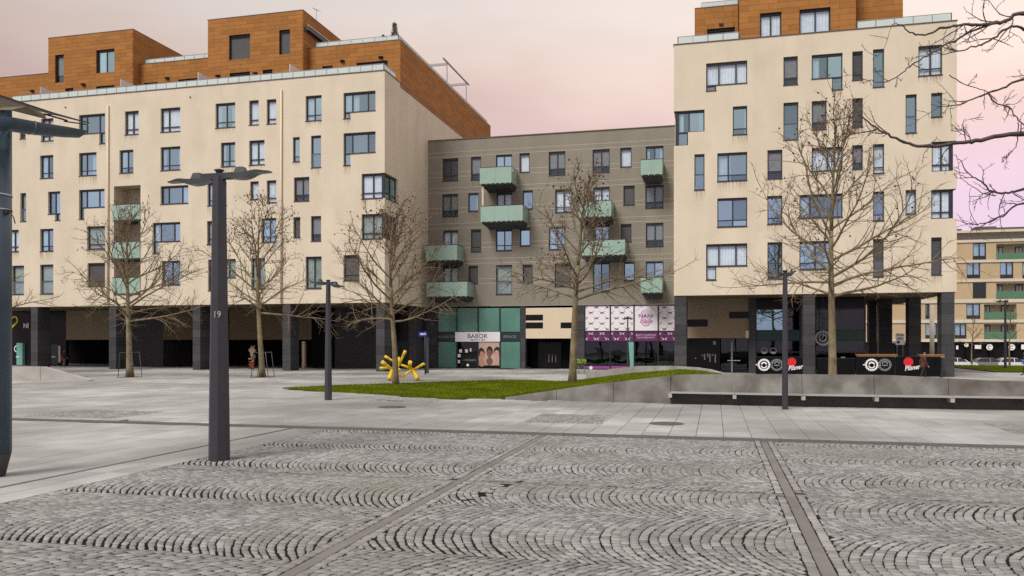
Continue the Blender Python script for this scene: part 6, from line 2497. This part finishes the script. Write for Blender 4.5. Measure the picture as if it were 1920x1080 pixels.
# cafe fence banners
YBN = 53.0
def banner(label, x0, x1, y0, y1, logos, beer):
    X0, X1 = P(x0, 680, YBN)[0], P(x1, 680, YBN)[0]
    zt_ = P((x0 + x1) / 2, y0, YBN)[1]
    t = thing('banner_fence', label, 'fence', ((X0 + X1) / 2, YBN, 0), 'black banner fences round the cafe terrace')
    MB().box(X0, X1, YBN, YBN + .02, .12, zt_).build('banner', 'black_wall', t)
    for X in (X0 + .03, X1 - .03):
        MB().tube([(X, YBN + .05, -.02), (X, YBN + .05, zt_ + .03)], .025, 8).build('post', 'frame', t)
        MB().box(X - .2, X + .2, YBN - .14, YBN + .22, -.01, .02).build('foot', 'frame', t)
    MB().bar((X0, YBN + .05, zt_ + .012), (X1, YBN + .05, zt_ + .012), .03, .03).build('top_rail', 'frame', t)
    for x, y, st in logos:
        X, z = P(x, y, YBN - .006)
        Yq = YBN - .006
        if st == 0:
            l = MB().disc((X, Yq, z), .36, 28, 'y', .27)
            for k in range(18):
                a = k * math.pi / 9
                l.quad(*[(X + rr * math.cos(a + da), Yq, z + rr * math.sin(a + da)) for rr, da in ((.36, -.08), (.40, 0), (.40, .02), (.36, .09))])
            l.disc((X, Yq, z + .0), .19, 18, 'y', .10, R(10), R(170)); l.disc((X, Yq, z - .02), .2, 18, 'y', .13, R(190), R(350))
            l.poly([(X - .52, Yq, z), (X - .40, Yq, z - .06), (X - .40, Yq, z + .06)]); l.poly([(X + .52, Yq, z), (X + .40, Yq, z + .06), (X + .40, Yq, z - .06)])
            l.build('round_logo', 'white', t)
        else:
            l = MB().disc((X, Yq, z), .37, 28, 'y', .34)
            l.disc((X, Yq, z), .30, 28, 'y', .26)
            for k in range(12):
                a = k * math.pi / 6
                l.quad(*[(X + rr * math.cos(a + da), Yq, z + rr * math.sin(a + da)) for rr, da in ((.28, -.1), (.35, -.1), (.35, .1), (.28, .1))])
            l.disc((X, Yq, z + .05), .17, 18, 'y', .11, 0, math.pi); l.bar((X - .16, Yq, z - .03), (X + .16, Yq, z - .03), .01, .05); l.bar((X, Yq, z - .2), (X, Yq, z + .05), .01, .05)
            l.build('round_logo', 'text_grey', t)
    for x, y in beer:
        X, z = P(x, y, YBN - .006)
        MB().disc((X - .08, YBN - .004, z + .2), .27, 24, 'y').build('red_seal', 'red', t)
        o_ = text('Pilsner', .40, (X + .12, YBN - .014, z - .14), 'white', t, shear=.35, sx=.78, bold=.008)
        o_.rotation_euler = (0, -R(9), 0)
    return t


banner('black banner fence left of the second cafe column, with red seal', 1417, 1505, 669.5, 698, [(1432.5, 684, 0), (1456.5, 684, 1)], [(1487, 685)])
banner('black banner fence with two round white logos, right of the tall tree', 1606, 1677.5, 669, 699, [(1634.5, 684, 0), (1659, 684, 1)], [])
banner('black banner fence with red seal behind the walking person', 1679, 1764, 669, 699, [], [(1706, 685)])
banner('plain dark banner fence behind the tall tree trunk', 1532, 1604, 672, 699, [], [])
# beer garden tables behind the fences
for k, (x, Y) in enumerate(((1618, 55.2), (1641, 55.4), (1662, 55.6), (1745, 55.0))):
    X = P(x, 660, Y)[0]
    t = thing('beer_table', ('leftmost orange wooden beer table behind the banner fence', 'second orange wooden beer table from the tall tree', 'third orange wooden beer table, left of the parking sign', 'orange wooden beer table beside the end column')[k], 'table', (X, Y, 0), 'wooden beer tables on the cafe terrace')
    w_ = .42 if k != 2 else .6
    if k == 3: w_ = .7
    for i in range(3):
        MB().box(X - w_, X + w_, Y - .32 + i * .22, Y - .12 + i * .22, 1.36, 1.41).build('board', 'wood', t)
    MB().box(X - w_, X + w_, Y - .36, Y - .33, 1.22, 1.33).build('apron', 'wood', t)
    for sx_ in (-1, 1):
        MB().box(X + sx_ * (w_ - .1) - .04, X + sx_ * (w_ - .1) + .04, Y - .25, Y + .25, 0, 1.355).build('leg', 'frame', t)
# parking sign seen through the arcade
Yq = 78.0
X, z = P(1687.5, 636, Yq)
t = thing('parking_sign', 'white parking information sign on two thin posts beyond the arcade', 'sign', (X, Yq, -.12))
pl = MB().box(X - .36, X + .36, Yq - .02, Yq, z - .5, z + .52).build('plate', 'white', t)
text('ZÓNA', .2, (X, Yq - .026, z + .36), 'text_dark', pl, bold=.004)
MB().box(X - .22, X + .22, Yq - .028, Yq - .022, z - .02, z + .14).build('print', 'text_grey', pl)
MB().disc((X - .14, Yq - .028, z - .26), .13, 16, 'y').build('print', 'blue_sign', pl)
wb_ = MB().box(X - .85, X - .37, Yq - .01, Yq + .01, z - .35, z - .15).build('arm_plate', 'white', t)
MB().box(X + .37, X + .6, Yq - .01, Yq + .01, z - .35, z - .1).build('arm_plate', 'white', t)
for dx in (-.24, .24):
    MB().tube([(X + dx, Yq + .03, -.12), (X + dx, Yq + .03, z + .4)], .03, 6).build('post', 'galv', t)
# bus shelter like white frame and pole seen through the arcade
X = P(1645.5, 600, 61)[0]
t = thing('thin_pole', 'thin pale pole standing in the cafe arcade', 'pole', (X, 61, 0))
MB().tube([(X, 61, 0), (X, 61, RZB - .04)], .045, 8).build('shaft', 'galv', t)
MB().lathe((X, 61, 0), [(.09, 0), (.09, .03), (.05, .05)], 10).build('base', 'galv', t)
# lime planter at the shop corner
Yq = 55.0
X, z = P(1090.5, 690, Yq)
t = thing('planter', 'small stand topped with lime green plants beside the tree trunk', 'planter', (X, Yq, 0))
MB().box(X - .28, X + .28, Yq - .15, Yq + .15, .62, .72).build('tray', 'frame', t)
for sx_ in (-.2, .2):
    MB().box(X + sx_ - .025, X + sx_ + .025, Yq - .05, Yq + .05, -.02, .62).build('leg', 'galv', t)
fm = MB()
for _ in range(160):
    c = Vector((X + random.uniform(-.3, .3), Yq + random.uniform(-.15, .15), random.uniform(.7, .98)))
    d_ = Vector((random.gauss(0, .05), random.gauss(0, .05), .08)); s_ = Vector((.03, .01, 0))
    fm.poly([tuple(c - s_), tuple(c + s_), tuple(c + d_)])
fm.build('leaves', 'lime', t)

# ================================================================== CARS
def car(label, X, Y, paint, face=1, L=4.3, H=1.46, z0=-1.38):
    """side view along X; face = direction of the bonnet"""
    t = thing('parked_car', label, 'car', (X, Y, z0), 'cars parked along the far street')
    W = 1.76
    f = face
    prof = [(-.5, .30), (-.5, .62), (-.485, .80), (-.40, .90), (-.30, 1.0), (-.17, 1.0), (.05, .985), (.17, .86), (.235, .70), (.40, .62), (.48, .52), (.5, .36), (.49, .2), (-.48, .2)]
    lower = [(-.5, .30), (-.5, .60), (-.47, .66), (.23, .66), (.40, .60), (.48, .52), (.5, .36), (.49, .2), (-.48, .2)]
    b = MB()
    def ring(pr, w, sc=1.0):
        return [(X + f * p[0] * L, p[1] * H) for p in pr]
    pts = ring(lower, W)
    if f < 0: pts = pts[::-1]
    b.extrude([(x, z0 + z) for x, z in pts], Y - W / 2, Y + W / 2)
    body = b.build('body', paint, t)
    cab = [(-.46, .66), (-.40, .88), (-.30, .99), (-.17, 1.0), (.03, .985), (.13, .88), (.23, .66)]
    c = MB()
    n = len(cab)
    for s in (-1, 1):
        pass
    A = [(X + f * p[0] * L, Y - W / 2 + .02 + (p[1] - .66) * .55, z0 + p[1] * H) for p in cab]
    B = [(X + f * p[0] * L, Y + W / 2 - .02 - (p[1] - .66) * .55, z0 + p[1] * H) for p in cab]
    c.poly(A); c.poly(B[::-1])
    for i in range(n - 1):
        c.quad(A[i], A[i + 1], B[i + 1], B[i])
    c.build('cabin', 'car_glass', t)
    rf = MB()
    for i in (1, 2, 3):
        rf.hexa([(A[i][0], A[i][1] - .01, A[i][2] + .002), (A[i + 1][0], A[i + 1][1] - .01, A[i + 1][2] + .002), (B[i + 1][0], B[i + 1][1] + .01, B[i + 1][2] + .002), (B[i][0], B[i][1] + .01, B[i][2] + .002),
                 (A[i][0], A[i][1] + .02, A[i][2] + .03), (A[i + 1][0], A[i + 1][1] + .02, A[i + 1][2] + .03), (B[i + 1][0], B[i + 1][1] - .02, B[i + 1][2] + .03), (B[i][0], B[i][1] - .02, B[i][2] + .03)])
    for i in (0, 5):
        for Q, s in ((A, -1), (B, 1)):
            rf.bar((Q[i][0], Q[i][1] + s * .004, Q[i][2]), (Q[i + 1][0], Q[i + 1][1] + s * .004, Q[i + 1][2]), .06, .07)
    for Q, s in ((A, -1), (B, 1)):
        m_ = ((Q[3][0] + Q[4][0]) / 2, Q[3][1] + s * .006, Q[3][2])
        rf.bar(m_, (m_[0], Y + s * (W / 2 - .012), z0 + .66 * H), .07, .03)
    rf.build('roof', paint, t)
    for q in (-.31, .32):
        for s in (-1, 1):
            wx, wy = X + f * q * L, Y + s * (W / 2 - .08)
            wh = MB().tube([(wx, wy - .11, z0 + .31), (wx, wy + .11, z0 + .31)], .31, 16).build('wheel', 'tyre', t)
            MB().tube([(wx, wy + s * .112 - .004, z0 + .31), (wx, wy + s * .112 + .004, z0 + .31)], .19, 12).build('rim', 'steel', wh)
    for s in (-1, 1):
        yy = Y + s * (W / 2 - .28)
        xx = X + f * L * .487
        MB().hexa([(xx - .07, yy - .2, z0 + .44 * H), (xx + .05, yy - .2, z0 + .44 * H), (xx + .05, yy + .2, z0 + .44 * H), (xx - .07, yy + .2, z0 + .44 * H),
                   (xx - .1, yy - .2, z0 + .53 * H), (xx + .0, yy - .2, z0 + .53 * H), (xx + .0, yy + .2, z0 + .53 * H), (xx - .1, yy + .2, z0 + .53 * H)]).build('headlight', 'headlight', t)
    MB().box(X + f * (L * .5) - .03, X + f * (L * .5) + .03, Y - .45, Y + .45, z0 + .28 * H, z0 + .36 * H).build('grille', 'car_glass', t)
    return t


for x, Y, p, fc, lb in ((1797, 119.5, 'car_white', 1, 'white parked car nearest the end column, bonnet to the right'), (1858, 119.8, 'car_grey', 1, 'grey parked car in the middle of the far row'),
                        (1878, 123.5, 'car_silver', -1, 'silver parked car behind the grey one'), (1903, 119.4, 'car_white', 1, 'white parked car right of the far lamp'), (1955, 119.6, 'car_silver', 1, 'silver parked car at the right edge')):
    car(lb, P(x, 680, Y)[0], Y, p, fc)

# ================================================================== PEOPLE
def person(label, base, H, az, stride, cloth, hair_m='hair', swing=.25, bag=None, hold=None):
    """one continuous skinned body, walking along az"""
    X, Y, z0 = base
    k = H / 1.75
    t = thing('person', label, 'person', (X, Y, z0))
    f = Vector((math.cos(az), math.sin(az), 0)); s = Vector((-math.sin(az), math.cos(az), 0))
    def v(a, b, c): return f * (a * k) + s * (b * k) + Vector((0, 0, c * k))
    J = [('pelvis', v(0, 0, .95), .13), ('waist', v(.0, 0, 1.08), .125), ('chest', v(.02, 0, 1.28), .15), ('neckb', v(.02, 0, 1.44), .075), ('neck', v(.03, 0, 1.50), .052), ('head', v(.045, 0, 1.60), .088), ('crown', v(.035, 0, 1.70), .075)]
    E = [(0, 1), (1, 2), (2, 3), (3, 4), (4, 5), (5, 6)]
    def add(p, r, par):
        J.append(('', p, r)); E.append((par, len(J) - 1)); return len(J) - 1
    for sd, ph in ((1, stride), (-1, -stride)):
        h = add(v(0, sd * .09, .90), .092, 0)
        kn = add(v(ph * .5 + .03, sd * .10, .50), .062, h)
        an = add(v(ph * 1.0 - .02, sd * .10, .10), .044, kn)
        hl = add(v(ph * 1.0 + .03, sd * .10, .045), .042, an)
        add(v(ph * 1.0 + .19, sd * .115, .032), .032, hl)
        sh = add(v(.02, sd * .18, 1.40), .068, 2)
        sw = -ph * swing / .25 * .6
        el = add(v(sw * .45 - .03, sd * .235, 1.13), .050, sh)
        if hold and sd == hold:
            wr = add(v(.22, sd * .17, 1.13), .033, el)
            pm = add(v(.30, sd * .14, 1.16), .034, wr)
        else:
            wr = add(v(sw * .9 + .05, sd * .25, .90), .033, el)
            pm = add(v(sw * .95 + .07, sd * .25, .82), .034, wr)
    me = bpy.data.meshes.new('body')
    me.from_pydata([tuple(j[1]) for j in J], E, [])
    o = bpy.data.objects.new('tmp', me)
    COL.objects.link(o)
    o.modifiers.new('skin', 'SKIN')
    for i, j in enumerate(J):
        me.skin_vertices[0].data[i].radius = (j[2] * k, j[2] * k * (.82 if i in (0, 1, 2) else 1))
    me.skin_vertices[0].data[0].use_root = True
    sb = o.modifiers.new('sub', 'SUBSURF'); sb.levels = 2
    dg = bpy.context.evaluated_depsgraph_get()
    bm_ = bpy.data.meshes.new_from_object(o.evaluated_get(dg))
    bpy.data.objects.remove(o)
    bm_.materials.clear()
    for q in (cloth[1], cloth[0], 'skin', hair_m, 'tyre'):
        bm_.materials.append(M[q])
    hands = [J[i][1] for i in range(len(J)) if abs(J[i][2] - .034) < 1e-6]
    for p in bm_.polygons:
        c = p.center
        p.use_smooth = True
        i = 1 if c.z > .93 * k else 0
        if c.z < .075 * k: i = 4
        if c.z > 1.485 * k:
            i = 2
            if c.z > 1.66 * k or (c.dot(f) < .02 * k and c.z > 1.55 * k): i = 3
        for h_ in hands:
            if (c - h_).length < .075 * k: i = 2
        p.material_index = i
    b = link('body', bm_, [], t, (X, Y, z0))
    # fingers, nose, hem
    fm = MB()
    O = Vector((X, Y, z0))
    for h_ in hands:
        hx = O + h_
        for q in range(4):
            a = hx + s * ((q - 1.5) * .018 * k)
            l = (.05, .062, .058, .045)[q] * k
            fm.tube([a, a + Vector((0, 0, -l * .6)) + f * .01, a + Vector((0, 0, -l)) + f * .03 * k], [.0085 * k, .008 * k, .006 * k], 5)
        fm.tube([hx + f * .02 * k, hx + f * .05 * k + Vector((0, 0, -.035 * k))], [.010 * k, .007 * k], 5)
    nz = O + v(.132, 0, 1.595)
    fm.tube([O + v(.10, 0, 1.63), nz, O + v(.11, 0, 1.585)], [.008 * k, .013 * k, .008 * k], 6)
    fm.build('fingers_and_nose', 'skin', t)
    hem = MB().lathe((X, Y, z0 + .80 * k), [(.165 * k, 0), (.17 * k, .02 * k), (.155 * k, .15 * k), (.14 * k, .22 * k)], 14)
    hem.build('jacket_hem', cloth[0], t)
    if bag:
        c = O + v(.05, bag[1] * .26, bag[2])
        MB().hexa([tuple(c + v(a_, b_, c_)) for c_ in (-.22, .16) for a_, b_ in ((-.15, -.06), (.15, -.06), (.15, .06), (-.15, .06))]).build('bag', bag[0], t)
        fm = MB()
        fm.tube([c + v(-.1, 0, .16), c + v(-.05, 0, .3), c + v(.05, 0, .3), c + v(.1, 0, .16)], .012, 5)
        fm.build('bag_handle', bag[0], t)
    return t


Xp, Yp_ = G(1731, 705)
Yp_ = 50.5
Xp = P(1731, 690, Yp_)[0]
person('person in a dark brown jacket walking past the red-seal banner fence', (Xp, Yp_, 0), 1.66, R(10), .22, ('cloth_brown', 'cloth_dark'))
Yp_ = 60.5
person('person in dark coat with red bag by the left arcade shop', (P(120, 690, Yp_)[0], Yp_, 0), 1.58, R(80), .16, ('cloth_dark', 'cloth_grey'), bag=('cloth_red', 1, .82))
Yp_ = 60.0
person('person in a bright blue jacket at the right edge of the picture', (P(1923, 690, Yp_)[0], Yp_, 0), 1.55, R(175), .2, ('cloth_blue', 'cloth_dark'))

# a few fallen leaves on the paving near the lawn
lv = MB()
for _ in range(70):
    x, y = random.uniform(-16, 9), random.uniform(20, 29)
    if random.random() < .4:
        x, y = random.uniform(-3.5, 6), random.uniform(8.5, 18)
    a = random.random() * 6.28
    r = random.uniform(.012, .03)
    lv.poly([(x + r * math.cos(a + q) * w_, y + r * math.sin(a + q), .012 + random.uniform(0, .006)) for q, w_ in ((0, 1), (1.2, .8), (2.6, 1), (4.2, .7))])
tag(lv.build('fallen_leaves', 'leaf_dry', None), 'scattered tiny dry leaves on the paving and cobbles', 'leaves', kind='stuff')
